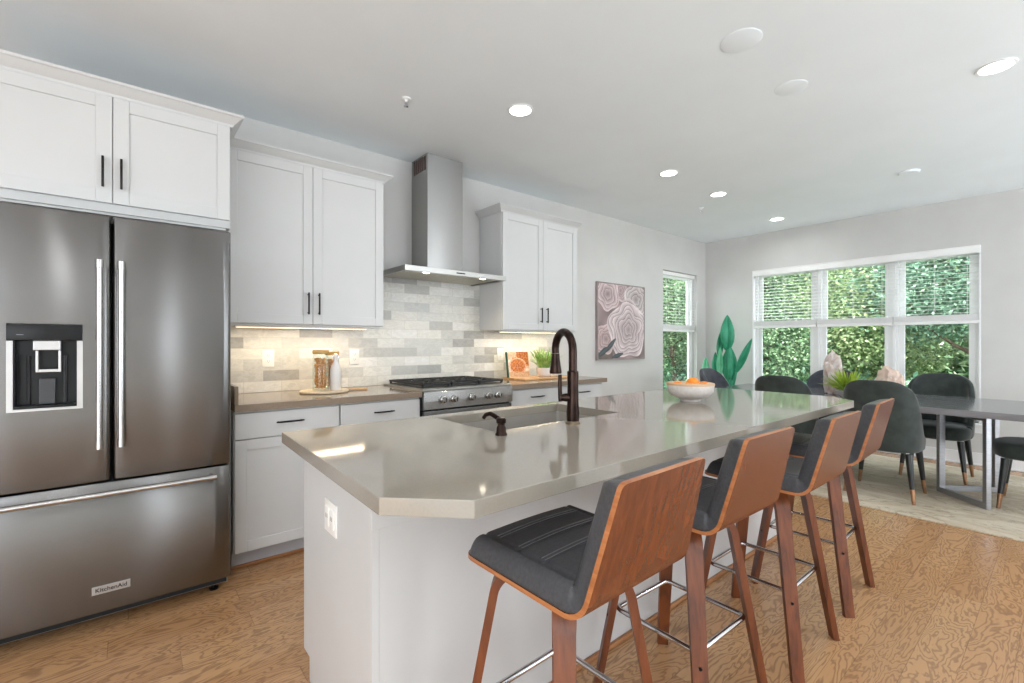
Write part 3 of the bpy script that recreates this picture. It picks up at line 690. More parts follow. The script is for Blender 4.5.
MB().tube([e+dn*.001, e+hd*.02, e+hd*.05, e+hd*.082, e+hd*.09], [.0185, .0190, .0225, .0275, .026], 20).build('spray_head', bronze_m, r)
mb = MB().tube([(-.0, .0, .108), (-.024, .020, .108), (-.040, .033, .108)], [.019, .017, .013], 14)
mb.build('handle_hub', bronze_m, r)
MB().tube([(-.039, .032, .092), (-.040, .033, .108), (-.041, .034, .15), (-.041, .034, .203)], [.0095, .0095, .0085, .0080], 12).build('lever', bronze_m, r)
# soap dispenser
r = thing('soap_dispenser', 'small dark bronze soap dispenser left of the faucet', 'soap dispenser', (1.037, 1.315, IZ1))
MB().lathe([(0, 0), (.022, 0), (.022, .005), (.019, .009), (.017, .028), (.013, .034), (.013, .040), (.018, .044), (.019, .056), (.014, .062), (0, .063)], n=24).build('body', bronze_m, r)
d2 = Vector((-.12, .99, 0)).normalized()
MB().tube([(0, 0, .052), tuple(d2*.03+Vector((0, 0, .064))), tuple(d2*.055+Vector((0, 0, .071))), tuple(d2*.078+Vector((0, 0, .066))), tuple(d2*.092+Vector((0, 0, .052)))], [.010, .0095, .0090, .0085, .0078], 12).build('spout', bronze_m, r)
# ---------------------------------------------------------------- bar stools
def stool():
    r = thing('bar_stool', 'x', 'stool', group='walnut bar stools along the island')
    # shell path in (y,z), outer (under/back) side
    P = [(.165, .689), (.150, .6865), (.12, .685), (.0, .684), (-.10, .683), (-.190, .683)]
    rc = .06; cy_, cz_ = -.192, .683+rc
    for k in range(1, 9): a = math.radians(k*9.5); P.append((cy_-rc*math.sin(a), cz_-rc*math.cos(a)))
    y_, z_ = P[-1]; ang = math.radians(8*9.5)
    for k in range(1, 9): P.append((y_-k*.0318*math.cos(ang), z_+k*.0318*math.sin(ang)))
    n = len(P); L = [0]
    for i in range(1, n): L.append(L[-1]+math.dist(P[i], P[i-1]))
    T = L[-1]
    def at(s):
        s = max(0, min(T, s))
        for i in range(1, n):
            if s <= L[i]+1e-9: break
        f = (s-L[i-1])/(L[i]-L[i-1]); y = P[i-1][0]+(P[i][0]-P[i-1][0])*f; z = P[i-1][1]+(P[i][1]-P[i-1][1])*f
        e_ = .004; return y, z
    def nrm(s):
        a, b = at(max(0, s-.012)), at(min(T, s+.012)); t_ = Vector((b[0]-a[0], b[1]-a[1])).normalized(); return Vector((t_.y*-1, t_.x))*-1
    def hw(s):   # half width
        u = s/T; w0 = .200 if s < .36 else .200-.036*((s-.36)/(T-.36))
        rad = .030 if s < .1 else .014
        for e_ in (s, T-s):
            if e_ < rad: w0 -= rad-math.sqrt(max(0, rad*rad-(rad-e_)**2))
        return w0
    nu, ns = 11, 44; th_ = .011
    ss = [0, .002, .006, .012, .02, .03]+[.03+(T-.06)*k/ns for k in range(1, ns)]+[T-.03, T-.02, T-.012, T-.006, T-.002, T]
    vo, vi = [], []
    for s in ss:
        y, z = at(s); nn = nrm(s); w_ = hw(s)
        for i in range(nu):
            x = -w_+2*w_*i/(nu-1)
            vo.append((x, y, z)); vi.append((x, y+nn.x*th_, z+nn.y*th_))
    m = len(ss); off_ = len(vo); fs = []; mi = []
    for j in range(m-1):
        for i in range(nu-1):
            a = j*nu+i; fs.append((a, a+1, a+nu+1, a+nu)); fs.append((off_+a, off_+a+nu, off_+a+nu+1, off_+a+1))
    k_main = len(fs)
    for j in range(m-1):
        a = j*nu; fs.append((a, a+nu, off_+a+nu, off_+a)); a = j*nu+nu-1; fs.append((a+nu, a, off_+a, off_+a+nu))
    for i in range(nu-1):
        fs.append((i+1, i, off_+i, off_+i+1)); a = (m-1)*nu+i; fs.append((a, a+1, off_+a+1, off_+a))
    mb = MB(); mb.v = vo+vi; mb.f = fs; mb.mi = [0]*k_main+[1]*(len(fs)-k_main)
    mb.build('wooden_shell', [walnut_m, ply_m], r, angle=50)
    # cushion
    nu = 41; ns = 130; s0, s1 = .010, T-.006; vo, vi = [], []
    seams = [.085, .165, .245]
    bseams = [T-.06, T-.13]
    for j in range(ns+1):
        s = s0+(s1-s0)*(.5-.5*math.cos(PI*(j/ns))) if False else s0+(s1-s0)*j/ns
        y, z = at(s); nn = nrm(s); w_ = hw(s)-.003
        for i in range(nu):
            q = -1+2*i/(nu-1); q = math.copysign(1-(1-abs(q))**1.5, q); x = w_*q
            ed = min(w_*(1-abs(q)), s-s0, s1-s)
            full = .050
            f = min(1, max(0, ed)/.034); tk = full*(1-(1-f)**2.6)
            tk += .006*math.cos(q*PI/2)*(1 if ed > .03 else ed/.03)
            g = 0; brd = .042
            if abs(x) < w_-brd:
                for sm in seams+bseams:
                    g = max(g, .006*math.exp(-((s-sm)/.0045)**2))
            g = max(g, .006*math.exp(-((abs(x)-(w_-brd))/.005)**2))
            tk = max(.001, tk-g); b0 = th_+.0004
            vo.append((x, y+nn.x*(b0+tk), z+nn.y*(b0+tk))); vi.append((x, y+nn.x*b0, z+nn.y*b0))
    off_ = len(vo); fs = []; m = ns+1
    for j in range(m-1):
        for i in range(nu-1):
            a = j*nu+i; fs.append((a, a+nu, a+nu+1, a+1)); fs.append((off_+a, off_+a+1, off_+a+nu+1, off_+a+nu))
    for j in range(m-1):
        a = j*nu; fs.append((a, off_+a, off_+a+nu, a+nu)); a += nu-1; fs.append((a, a+nu, off_+a+nu, off_+a))
    for i in range(nu-1):
        fs.append((i, i+1, off_+i+1, off_+i)); a = (m-1)*nu+i; fs.append((a, off_+a, off_+a+1, a+1))
    mb = MB(); mb.v = vo+vi; mb.f = fs; mb.mi = [0]*len(fs)
    cu = mb.build('cushion', leather_m, r, angle=75)
    st_ = MB()
    for sm in seams:
        for dlt in (-.006, .006):
            y, z = at(sm+dlt); nn = nrm(sm+dlt); w_ = hw(sm)-.007-.045; k_ = th_+.050+.0045
            st_.tube([(w_*q, y+nn.x*(k_+.006*math.cos(q*PI/2)), z+nn.y*(k_+.006*math.cos(q*PI/2))) for q in (-1, -.6, -.2, .2, .6, 1)], .0009, 5)
    st_.build('stitching', stitch_m, cu)
    # bentwood legs
    MB().box(-.065, .065, -.065, .065, .6615, .6822, .004).build('seat_mount', leg_m, r)
    for ax, ay in ((1, 1), (1, -1), (-1, -1), (-1, 1)):
        path = [(.03, .650), (.09, .650)]
        for k in range(0, 9):
            a = math.radians(k*10); path.append((.105+.075*math.sin(a), .575+.075*math.cos(a)))
        foot = (.290, .0); st = path[-1]
        for k in range(1, 6): path.append((st[0]+(foot[0]-st[0])*k/5, st[1]+(foot[1]-st[1])*k/5))
        d_ = Vector((ax, ay, 0)).normalized(); sd = Vector((-d_.y, d_.x, 0)); vs = []; m = len(path)
        for i, (ra, z) in enumerate(path):
            a_, b_2 = path[max(0, i-1)], path[min(m-1, i+1)]; tg = Vector((b_2[0]-a_[0], b_2[1]-a_[1])).normalized(); nn = Vector((-tg.y, tg.x))
            wd = .0275-.007*max(0, (i-8))/(m-9) if i > 8 else .0275; tk = .0115
            for sg, tt in ((-1, 1), (1, 1), (1, -1), (-1, -1)):
                rr_ = ra+nn.x*tk*tt; zz = max(.0005, z+nn.y*tk*tt)
                if i == m-1: zz = .0005
                vs.append(d_*rr_+sd*wd*sg+Vector((0, 0, zz)))
        fs = [(i*4+k, i*4+(k+1) % 4, (i+1)*4+(k+1) % 4, (i+1)*4+k) for i in range(m-1) for k in range(4)]+[(0, 3, 2, 1), tuple((m-1)*4+k for k in range(4))]
        lg = MB().add(vs, fs).build('leg', leg_m, r, angle=30)
        zs = .27; q = (st[1]-zs)/(st[1]); rr_ = st[0]+(foot[0]-st[0])*q+.0118
        c_ = d_*rr_+Vector((0, 0, zs)); MB().tube([c_-d_*.001, c_+d_*.0025], .0055, 10).build('screw_cap', black_m, lg)
    hs = .155; pts = []; zr = .297
    for (sx_, sy_, a0) in ((1, 1, 0), (-1, 1, 90), (-1, -1, 180), (1, -1, 270)):
        for k in range(4):
            a = math.radians(a0+k*30); pts.append((sx_*(hs-.02)+.02*math.cos(a), sy_*(hs-.02)+.02*math.sin(a), zr))
    pts += [pts[0], pts[1]]
    MB().tube(pts, .0088, 10, caps=False).build('footrest', chrome_m, r)
    return r
S = stool()
labs = ['walnut bar stool with black quilted seat at the near corner of the island',
        'walnut bar stool beside the island, second from the camera',
        'walnut bar stool beside the island, third from the camera',
        'walnut bar stool at the far end of the island nearest the dining table']
for i, (x, y, a) in enumerate(((.880, .857, .02), (1.497, .880, -.02), (2.09, .842, .0), (2.722, .855, .03))):
    o = S if i == 0 else dup(S)
    o.location = (x, y, 0); o.rotation_euler = (0, 0, a); o['label'] = labs[i]
# ---------------------------------------------------------------- dining area
RUGZ = .010
mb = MB().box(4.31, 6.385, -1.3, 3.0, .0008, RUGZ, .003)
tag(mb.build('area_rug', rug_m, smooth=False), 'beige rug with faded grey pattern under the dining table', 'rug')
r = thing('dining_table', 'long dark grey wooden dining table on metal legs by the window', 'dining table', (0, 0, 0))
tx0, tx1, ty0, ty1 = 4.67, 5.80, -.12, 2.50
MB().box(tx0, tx1, ty0, ty1, .712, .76, .003).build('tabletop', tabletop_m, r, smooth=False)
def trestle(ya, yb):
    xc = 5.235
    for xe in (4.905, 5.56):
        fr_ = MB(); a_ = Vector((xc, ya, 0)); b_3 = Vector((xe, yb, 0)); d_ = (b_3-a_).normalized(); sd = Vector((-d_.y, d_.x, 0))
        if True:
            off0 = a_+sd*(.017 if xe > xc else -.017)*math.copysign(1, (yb-ya))*-1
            a_ = off0+d_*.012
        def bar(p, q, z0_, z1_, hw_=.016):
            vs = [p+sd*hw_, p-sd*hw_, q-sd*hw_, q+sd*hw_]
            fr_.prism([(v.x, v.y) for v in vs], z0_, z1_)
        bar(a_, a_+d_*.034, RUGZ+.045, .665); bar(b_3-d_*.034, b_3, RUGZ+.045, .665)
        bar(a_, b_3, RUGZ+.001, RUGZ+.045); bar(a_, b_3, .665, .7115)
        fr_.build('leg', noisy('brushed_metal_leg', srgb(160, 160, 164), srgb(175, 175, 178), (3, 3, 60), 4, rough=.35, metal=.85), r, smooth=False)
trestle(.70, .385); trestle(1.70, 2.015)
def dining_chair(m_vel):
    r = thing('dining_chair', 'x', 'chair', group='velvet chairs around the dining table')
    # facing +Y ; seat
    def sup(a, ax, ay, e=.72): c_, s_ = math.cos(a), math.sin(a); return (ax*math.copysign(abs(c_)**e, c_), ay*math.copysign(abs(s_)**e, s_))
    prof = [(.0, .375), (.88, .375), (.955, .385), (.985, .405), (1.0, .44), (.995, .465), (.96, .482), (.86, .492), (.5, .498), (0, .50)]
    mb = MB(); n = 40; vs = []
    for f_, z in prof:
        for k in range(n):
            x, y = sup(2*PI*k/n, .245*f_, .25*f_); vs.append((x*(1+.06*(y/.25)), y+.01, z))
    fs = [(i*n+k, i*n+(k+1) % n, (i+1)*n+(k+1) % n, (i+1)*n+k) for i in range(len(prof)-1) for k in range(n)]
    mb.add(vs, fs); mb.build('seat', m_vel, r, weld=True, angle=60)
    # wrap-around back: squarish plan, domed top that falls away along the arms
    na, nc = 61, 22; A = math.radians(106); vs = []; e2 = .66
    for i in range(na):
        q = -1+2*i/(na-1); a = -PI/2+q*A; c_, s_ = math.cos(a), math.sin(a)
        px_, py_ = math.copysign(abs(c_)**e2, c_), math.copysign(abs(s_)**e2, s_)
        yl = py_*.255-.05
        fall = min(1, max(0, (yl+.235)/.24)); top = .945-.125*abs(px_)**4-.33*(fall*fall*(3-2*fall))
        bot = .385; th_ = .050
        endf = math.sqrt(max(.02, 1-max(0, (abs(q)-.92)/.08)**2))
        for k in range(nc):
            t_ = 2*PI*k/nc; cx_, sz_ = math.cos(t_), math.sin(t_); e = .4
            u = math.copysign(abs(cx_)**e if abs(cx_) > 1e-9 else 0, cx_); v = math.copysign(abs(sz_)**e if abs(sz_) > 1e-9 else 0, sz_)
            z = (top+bot)/2+v*(top-bot)/2*(.9+.1*endf); lean = (z-bot)/(.94-bot)
            ro = 1+u*(th_/2)/.25*endf
            vs.append(((.226+.012*lean)*px_*ro, .232*py_*ro-.012-.058*lean**1.3*min(1, max(0, -py_+.35)), z))
    fs = [(i*nc+k, i*nc+(k+1) % nc, (i+1)*nc+(k+1) % nc, (i+1)*nc+k) for i in range(na-1) for k in range(nc)]
    fs += [tuple(range(nc)), tuple((na-1)*nc+k for k in range(nc))]
    MB().add(vs, fs).build('backrest', m_vel, r, angle=60)
    for sx_, sy_ in ((-1, 1), (1, 1), (-1, -1), (1, -1)):
        t0 = Vector((sx_*.185, sy_*.18, .374)); t1 = Vector((sx_*.222, sy_*.215, .0)); 
        mid = t0.lerp(t1, .70)
        lg = MB().tube([t0, t0.lerp(t1, .3), mid], [.0255, .0215, .0165], 12).build('leg', leg_black, r)
        MB().tube([mid+(t1-mid)*.003, t1], [.0162, .0115], 12).build('leg_tip', brass_m, lg)
    return r
ch0 = dining_chair(velvet_m)
chairs = [  # x, y, rz, material, label
    (4.835, .985, -PI/2, velvet_m, 'dark green velvet chair with its back to the last bar stool'),
    (4.835, 1.70, -PI/2, velvet_m, 'dark green velvet chair just beyond the far end of the island'),
    (5.80, .80, PI/2, velvet_m, 'dark velvet chair facing the room before the right window'),
    (5.79, 1.68, PI/2, velvet2_m, 'slate velvet chair behind the stone ornament, against the window mullion'),
    (5.235, 2.44, PI, velvet2_m, 'slate velvet chair at the head of the table beside the cactus'),
    (5.235, .13, 0, velvet_m, 'dark velvet chair cut off by the right edge of the photo')]
for i, (x, y, a, m_, lb) in enumerate(chairs):
    o = ch0 if i == 0 else dup(ch0)
    o.location = (x, y, RUGZ+.0008); o.rotation_euler = (0, 0, a); o['label'] = lb
    if m_ is velvet2_m:
        for c_ in kids(o):
            if c_.name.startswith(('seat', 'backrest')):
                c_.data = c_.data.copy(); c_.data.materials[0] = velvet2_m
# centrepiece: two rough stones and a spiky plant in a white bowl
def rock(name, label, loc, size, seed, c1, c2):
    bm = bmesh.new(); bmesh.ops.create_icosphere(bm, subdivisions=4, radius=1)
    for v in bm.verts:
        p = v.co.copy(); q = noise.noise(p*1.6+Vector((seed, 0, 0)))*.28+noise.noise(p*4+Vector((0, seed, 0)))*.18-abs(noise.noise(p*8+Vector((0, 0, seed))))*.22
        v.co = p*(1+q); v.co = Vector((v.co.x*size[0], v.co.y*size[1], v.co.z*size[2]))
    zmin = min(v.co.z for v in bm.verts)
    for v in bm.verts: v.co.z = max(v.co.z, zmin*.75)-zmin*.75
    bm.verts.index_update(); mb = MB().add([v.co for v in bm.verts], [[v.index for v in f.verts] for f in bm.faces]); bm.free()
    o = mb.build(name, noisy(name+label[:6], c1, c2, ns=22, rough=.7, bump=.6, detail=8), angle=35); o.location = loc; tag(o, label, 'ornament'); return o
TZ = .7606
rock('rough_stone', 'tall rough pink and grey stone left of the spiky plant on the dining table', (5.23, 1.46, TZ), (.07, .085, .215), 3.1, srgb(196, 170, 156), srgb(212, 206, 204))
rock('rough_stone', 'lower pale pink stone right of the spiky plant on the dining table', (5.23, 1.03, TZ), (.08, .10, .150), 8.7, srgb(222, 196, 180), srgb(208, 186, 172))
r = thing('potted_succulent', 'spiky bright green plant in a white bowl between two rough stones', 'plant', (4.98, 1.27, TZ))
MB().lathe([(0, .0), (.05, .0), (.085, .03), (.105, .06), (.10, .062), (.08, .035), (.0, .02)], n=28).build('bowl', ceramic_m, r)
lf = MB(); random.seed(3)
for k in range(130):
    a = random.uniform(0, 2*PI); el = random.uniform(.35, 1.45); L_ = random.uniform(.15, .25); d_ = Vector((math.cos(a)*math.cos(el), math.sin(a)*math.cos(el), math.sin(el)))
    p0 = Vector((math.cos(a)*.02, math.sin(a)*.02, .05)); p1 = p0+d_*L_*.55; p2 = p0+d_*L_+Vector((0, 0, -.02))
    lf.tube([p0, p0.lerp(p1, .5), p1, p2], [.006, .010, .009, .001], 6, sx=.35)
lf.build('leaves', noisy('succulent_green', srgb(120, 156, 36), srgb(180, 200, 70), ns=12, rough=.5), r)
# cactus sculpture
r = thing('cactus_sculpture', 'tall teal green ribbed cactus sculpture in the corner between the windows', 'cactus', (6.28, 2.95, 0))
cact_m = noisy('teal_cactus_paint', srgb(24, 122, 88), srgb(58, 160, 122), ns=4, rough=.45)
cact2_m = noisy('light_cactus_paint', srgb(70, 165, 120), srgb(120, 200, 156), ns=4, rough=.45)
def lobe(y, z0, z1, wd, tilt=0, m=cact_m, x=0, n=5, ph=.3, cy=None):
    Hh = z1-z0; prof = []
    for k in range(15):
        q = k/14; prof.append((max(.0005, wd*(math.sin(PI*q**.85))**.75), q*Hh))
    fn = lambda a, z: .62+.38*abs(math.cos((a+ph)*n/2))**1.4
    mb = MB().lathe(prof, n=60, fn=fn)
    mb.xf(Matrix.Translation((x, y, z0)) @ Matrix.Rotation(tilt, 4, 'X'))
    return mb.build('cactus_pad', m, r, angle=35)
lobe(.035, 1.13, 1.64, .105, 0, n=4, ph=.2); lobe(.005, .72, 1.22, .100, .0, n=4, ph=1.0); lobe(.095, .78, 1.20, .050, 0, cact2_m, x=-.08, n=4)
lobe(.145, 1.03, 1.41, .052, .04, n=4); lobe(.20, .76, 1.13, .060, .0, n=4); lobe(.34, .70, 1.06, .062, .0, cact2_m, n=4)
lobe(-.08, .84, 1.36, .055, .42, n=4)
lobe(.0, .28, .80, .09, 0, n=4)
mb = MB().tube([(0, 0, .25), (.0, .0, .9)], .04, 10).tube([(0, .0, .55), (0, -.05, .70), (0, -.08, .86)], .02, 8).tube([(0, .0, .5), (0, .15, .60), (0, .20, .80)], .025, 8).tube([(0, .02, .45), (0, .28, .55), (0, .34, .74)], .025, 8)
mb.build('stem', cact_m, r)
MB().lathe([(0, .001), (.12, .001), (.15, .30), (.155, .31), (.14, .31), (.13, .27), (0, .26)], n=32).build('planter', ceramic_m, r)
# fruit bowl with oranges
bc = (2.494, 1.40, IZ1+.0005)
o = MB().lathe([(0, 0), (.055, 0), (.057, .012), (.062, .014), (.10, .028), (.125, .055), (.131, .10), (.1285, .104), (.125, .10), (.119, .058), (.095, .034), (0, .024)], n=44).build('fruit_bowl', stone_m)
o.location = bc; tag(o, 'matte white footed bowl of oranges on the island', 'bowl')
MB().lathe([(.1312, .0925), (.1322, .097), (.1300, .1035), (.1290, .104)], n=44).build('rim_band', noisy('tan_rim', srgb(206, 168, 128), srgb(214, 178, 140), ns=8, rough=.5), o)
def orange(label, loc, s=.036):
    r_ = MB().lathe([(.0, -1), (.3, -.95), (.6, -.8), (.85, -.52), (.98, -.2), (1, .1), (.93, .4), (.75, .68), (.5, .87), (.2, .955), (.06, .945), (0, .93)], n=24)
    r_.v = [(x*s, y*s, z*s) for x, y, z in r_.v]; o_ = r_.build('orange', orange_m); o_.location = loc
    st_ = MB().lathe([(0, .93*s), (.0035, .935*s), (.003, .97*s), (0, .975*s)], n=8).build('stem_end', mat('stem_green', srgb(90, 110, 50), .7), o_)
    tag(o_, label, 'orange', 'oranges in the bowl on the island'); return o_
bx_, by_, bz_ = bc
orange('orange standing highest in the white bowl on the island', (bx_+.010, by_-.010, bz_+.099), .037)
hid = 'orange lying low in the white bowl with only its top above the rim'
for k, (px_, py_) in enumerate(((.062, .038), (-.06, .045), (-.07, -.032), (-.005, -.080), (.072, -.045), (.0, .075))):
    orange(hid, (bx_+px_, by_+py_, bz_+.079), .034)
# ---------------------------------------------------------------- things on the left counter
BZ = .9143
r = thing('serving_board', 'round pale serving board with a handle under the pasta jars', 'board', (1.02, 3.235, BZ))
mb = MB().lathe([(0, .0), (.150, .0), (.156, .004), (.156, .012), (.152, .016), (0, .016)], n=44); mb.build('round_board', noisy('pale_board', srgb(214, 196, 166), srgb(224, 208, 182), (2, 14, 2), 6, rough=.5), r)
MB().box(.150, .300, -.018, .018, .003, .013, .005).build('handle', board_m, r)
def jar(loc, rad, hgt, label, seed):
    r = thing('pasta_jar', label, 'jar', loc)
    random.seed(seed)
    MB().lathe([(0, 0), (rad-.004, 0), (rad, .006), (rad, hgt-.03), (rad-.006, hgt-.02), (rad-.006, hgt-.012), (rad-.009, hgt-.012), (rad-.009, hgt-.02), (rad-.0035, hgt-.032), (rad-.0035, .008), (0, .006)], n=32).build('glass_jar', glass_m, r)
    MB().lathe([(0, hgt-.0115), (rad-.004, hgt-.0115), (rad, hgt-.008), (rad, hgt+.012), (rad-.004, hgt+.016), (0, hgt+.016)], n=32).build('lid', lid_m, r)
    mb = MB()
    for k in range(330):
        a = random.uniform(0, 2*PI); rr_ = (rad-.017)*math.sqrt(random.random()); z = random.uniform(.018, hgt*.84)
        d_ = Vector((random.uniform(-1, 1), random.uniform(-1, 1), random.uniform(-1, 1))).normalized()*.009
        p = Vector((rr_*math.cos(a), rr_*math.sin(a), z)); s_ = d_.cross(Vector((0, 0, 1)))*.4
        mb.tube([p-d_, p-d_*.3+s_, p+d_*.3-s_, p+d_], [.0035, .0045, .0045, .003], 5)
    o = mb.build('pasta_filling', noisy('pasta', srgb(196, 122, 52), srgb(232, 176, 104), ns=90, rough=.6), r); o['kind'] = 'stuff'
    return r
jar((.985, 3.20, BZ+.0165), .052, .255, 'glass jar of pasta with a wooden lid, the left of the two', 1)
jar((1.085, 3.275, BZ+.0165), .046, .245, 'glass jar of pasta with a wooden lid, mostly behind the white bottle', 2)
r = thing('milk_bottle', 'slim white ceramic bottle in front of the pasta jars', 'bottle', (1.075, 3.175, BZ+.0165))
MB().lathe([(0, 0), (.033, 0), (.036, .004), (.036, .13), (.033, .15), (.018, .18), (.0145, .19), (.014, .215), (.016, .218), (.016, .226), (0, .227)], n=32).build('body', ceramic_m, r)
mb = MB().tube([(.0165, 0, .205), (.020, 0, .225), (.010, 0, .243), (-.010, 0, .243), (-.020, 0, .225), (-.0165, 0, .205)], .0012, 6); mb.build('wire_clip', chrome_m, r)
MB().lathe([(0, .2275), (.009, .2275), (.010, .235), (.006, .240), (0, .241)], n=16).build('stopper', ceramic_m, r)
# ---------------------------------------------------------------- things on the right counter
def painted(name, w_, h_, nx, nz, fn, m, parent=None):
    """flat printed picture: coloured grid in the XZ plane facing -Y"""
    mb = MB().grid(lambda u, v: (u*w_, 0, v*h_), nx, nz)
    o = mb.build(name, m, parent, smooth=False, recalc=False); me = o.data
    ca = me.color_attributes.new('print', 'FLOAT_COLOR', 'POINT')
    for j in range(nz):
        for i in range(nx):
            c_ = fn(i/(nx-1), j/(nz-1)); ca.data[j*nx+i].color = srgb(*[max(0, min(255, q)) for q in c_])
    return o
def print_mat(name, rough=.5):
    m = mat(name, (1, 1, 1, 1), rough); t = NT(m); a = t.add('VertexColor'); a.layer_name = 'print'; t.color(a.outputs[0]); return m
pm = print_mat('printed_picture', .45)
def mixc(a, b, t): t = max(0, min(1, t)); return tuple(a[i]+(b[i]-a[i])*t for i in range(3))
def food(u, v):
    n1 = noise.noise(Vector((u*9, v*9, 1))); n2 = noise.noise(Vector((u*20, v*20, 5))); n3 = noise.noise(Vector((u*38, v*38, 9)))
    c = mixc((240, 224, 206), (214, 176, 140), .5+n1*1.3)
    if v > .42+.08*n1 and u > .22+.1*n1: c = mixc((214, 128, 52), (128, 66, 28), .45+n2*1.3+n3*.5)
    if v > .78 and u < .42: c = mixc((226, 196, 170), (196, 150, 110), .5+n2)
    r_ = math.hypot((u-.44)/.42, (v-.44)/.33)
    if r_ < 1: c = mixc((240, 206, 180), (206, 140, 96), .5+n2)
    if r_ < .84: c = mixc((226, 140, 62), (142, 64, 30), .4+n2*1.5+n3*.8)
    if v < .2+.03*n1: c = mixc((224, 190, 150), (186, 136, 92), .5+n2)
    return c
BZ2 = .9143
o = MB().box(2.70, 3.28, 3.08, 3.40, BZ2, BZ2+.016, .005).build('cutting_board', board_m, smooth=False); tag(o, 'wooden cutting board under the cookbook and white plant pot', 'cutting board')
r = thing('cookbook', 'cookbook with a pie on its cover, leaning against the tile', 'book', (2.70, 3.30, BZ2+.0166), -.10)
r.rotation_euler = (-.16, 0, -.10)
MB().box(0, .235, 0, .003, 0, .24, .001).build('cover', mat('book_cover', srgb(226, 214, 202), .5), r, smooth=False)
MB().box(.003, .229, .0032, .030, .003, .236).build('pages', mat('book_pages', srgb(236, 232, 222), .8), r, smooth=False)
MB().box(0, .235, .0302, .033, 0, .24, .001).build('back_cover', mat('book_back', srgb(60, 110, 92), .5), r, smooth=False)
MB().box(-.004, -.0004, 0, .033, 0, .24, .001).build('spine', mat('book_spine', srgb(54, 104, 88), .5), r, smooth=False)
o = painted('cover_picture', .232, .236, 48, 48, food, pm, r); o.location = (.0015, -.0006, .002)
r = thing('potted_plant', 'leafy green plant in a white pot under the right wall cabinet', 'plant', (3.05, 3.20, BZ2+.0166))
MB().lathe([(0, 0), (.05, 0), (.062, .01), (.078, .06), (.082, .085), (.076, .085), (.07, .055), (0, .05)], n=30).build('pot', ceramic_m, r)
random.seed(11); lf = MB()
for k in range(120):
    a = random.uniform(0, 2*PI); el = random.uniform(.75, 1.5); L_ = random.uniform(.12, .235); d_ = Vector((math.cos(a)*math.cos(el), math.sin(a)*math.cos(el), math.sin(el)))
    p0 = Vector((math.cos(a)*random.uniform(0, .045), math.sin(a)*random.uniform(0, .045), .053)); p1 = p0+d_*L_*.6+Vector((0, 0, .01)); p2 = p0+d_*L_+Vector((math.cos(a)*.02, math.sin(a)*.02, -.006))
    lf.tube([p0, p0.lerp(p1, .5), p1, p1.lerp(p2, .6), p2], [.0015, .0035, .0055, .006, .0008], 5, sx=.3)
lf.build('leaves', noisy('bright_leaf', srgb(110, 160, 60), srgb(176, 208, 118), ns=14, rough=.5), r)
fl = MB()
for k in range(26):
    a = random.uniform(0, 2*PI); q = random.uniform(.03, .12); z = random.uniform(.17, .25); p = Vector((q*math.cos(a), q*math.sin(a), z))
    bm = bmesh.new(); bmesh.ops.create_icosphere(bm, subdivisions=1, radius=.008); bm.verts.index_update(); fl.add([v.co+p for v in bm.verts], [[v.index for v in f.verts] for f in bm.faces]); bm.free()
    fl.tube([(p.x*.3, p.y*.3, .06), (p.x*.7, p.y*.7, z*.6), tuple(p)], .0012, 5)
fl.build('blossoms', mat('cream_blossom', srgb(226, 226, 200), .6), r)
# ---------------------------------------------------------------- rose picture
RC = [(.64, .40, .43, .0, (206, 192, 192)), (.20, .86, .24, 1.3, (198, 180, 180)), (.82, .82, .26, 2.2, (196, 188, 186)), (.16, .26, .22, .6, (190, 168, 166)), (.47, .93, .16, 2.8, (188, 168, 168))]
def roses(u, v):
    n1 = noise.noise(Vector((u*4, v*4, 2))); n2 = noise.noise(Vector((u*11, v*11, 7)))
    c = mixc((176, 150, 148), (120, 104, 104), .5+n1*1.2)
    if u < .3 and v < .18+.3*(.3-u): c = mixc((92, 84, 86), (128, 108, 98), .5+n2)
    for (cx, cy, R, ph, col) in RC[::-1]:
        dx_, dy_ = u-cx, v-cy; a = math.atan2(dy_, dx_); rr_ = math.hypot(dx_, dy_*1.12)/R
        edge = 1+.07*math.sin(a*5+ph*3)+.08*noise.noise(Vector((math.cos(a)*1.5, math.sin(a)*1.5, ph)))
        if rr_ < edge:
            NR = 7 if R > .3 else 4; wv = .07*noise.noise(Vector((u*6, v*6, ph*3)))
            bs = [((k+1)/NR)**.85*edge*(1+(.05-.004*k)*math.cos((2+k*.4)//1*(a+ph*1.7+k*2.1))+.15*noise.noise(Vector((math.cos(a)*1.8+k*3.1, math.sin(a)*1.8, ph)))) for k in range(NR)]
            for k in range(NR):
                if rr_+wv < bs[k] or k == NR-1: break
            outb = bs[k]; inb = bs[k-1] if k else 0; q = (rr_+wv-inb)/max(.02, outb-inb); q = max(0, min(1, q))
            lt = .50+.42*q**.8
            if k: lt -= .48*max(0, 1-q/.26)**1.4*(.7+.5*noise.noise(Vector((a*1.3, k*2.0, ph))))
            if q > .86: lt += .08
            lt *= .66+.36*min(1, rr_*1.3); lt += .10*n2
            c = mixc((104, 84, 86), tuple(min(255, k_*1.13) for k_ in col), lt)
    # two sweeping leaves-like petals
    for (x0_, y0_, x1_, y1_, w_) in ((.16, .10, .36, .27, .035), (.02, .05, .22, .16, .04), (.30, .02, .52, .07, .03)):
        tt = max(0, min(1, ((u-x0_)*(x1_-x0_)+(v-y0_)*(y1_-y0_))/((x1_-x0_)**2+(y1_-y0_)**2)))
        dd = math.hypot(u-x0_-tt*(x1_-x0_), v-y0_-tt*(y1_-y0_))/(w_*math.sin(PI*(.12+.8*tt)))
        if dd < 1: c = mixc((224, 208, 204), (166, 142, 142), dd**2) if y0_ > .3 else mixc((84, 92, 96), (60, 62, 66), dd)
    return c
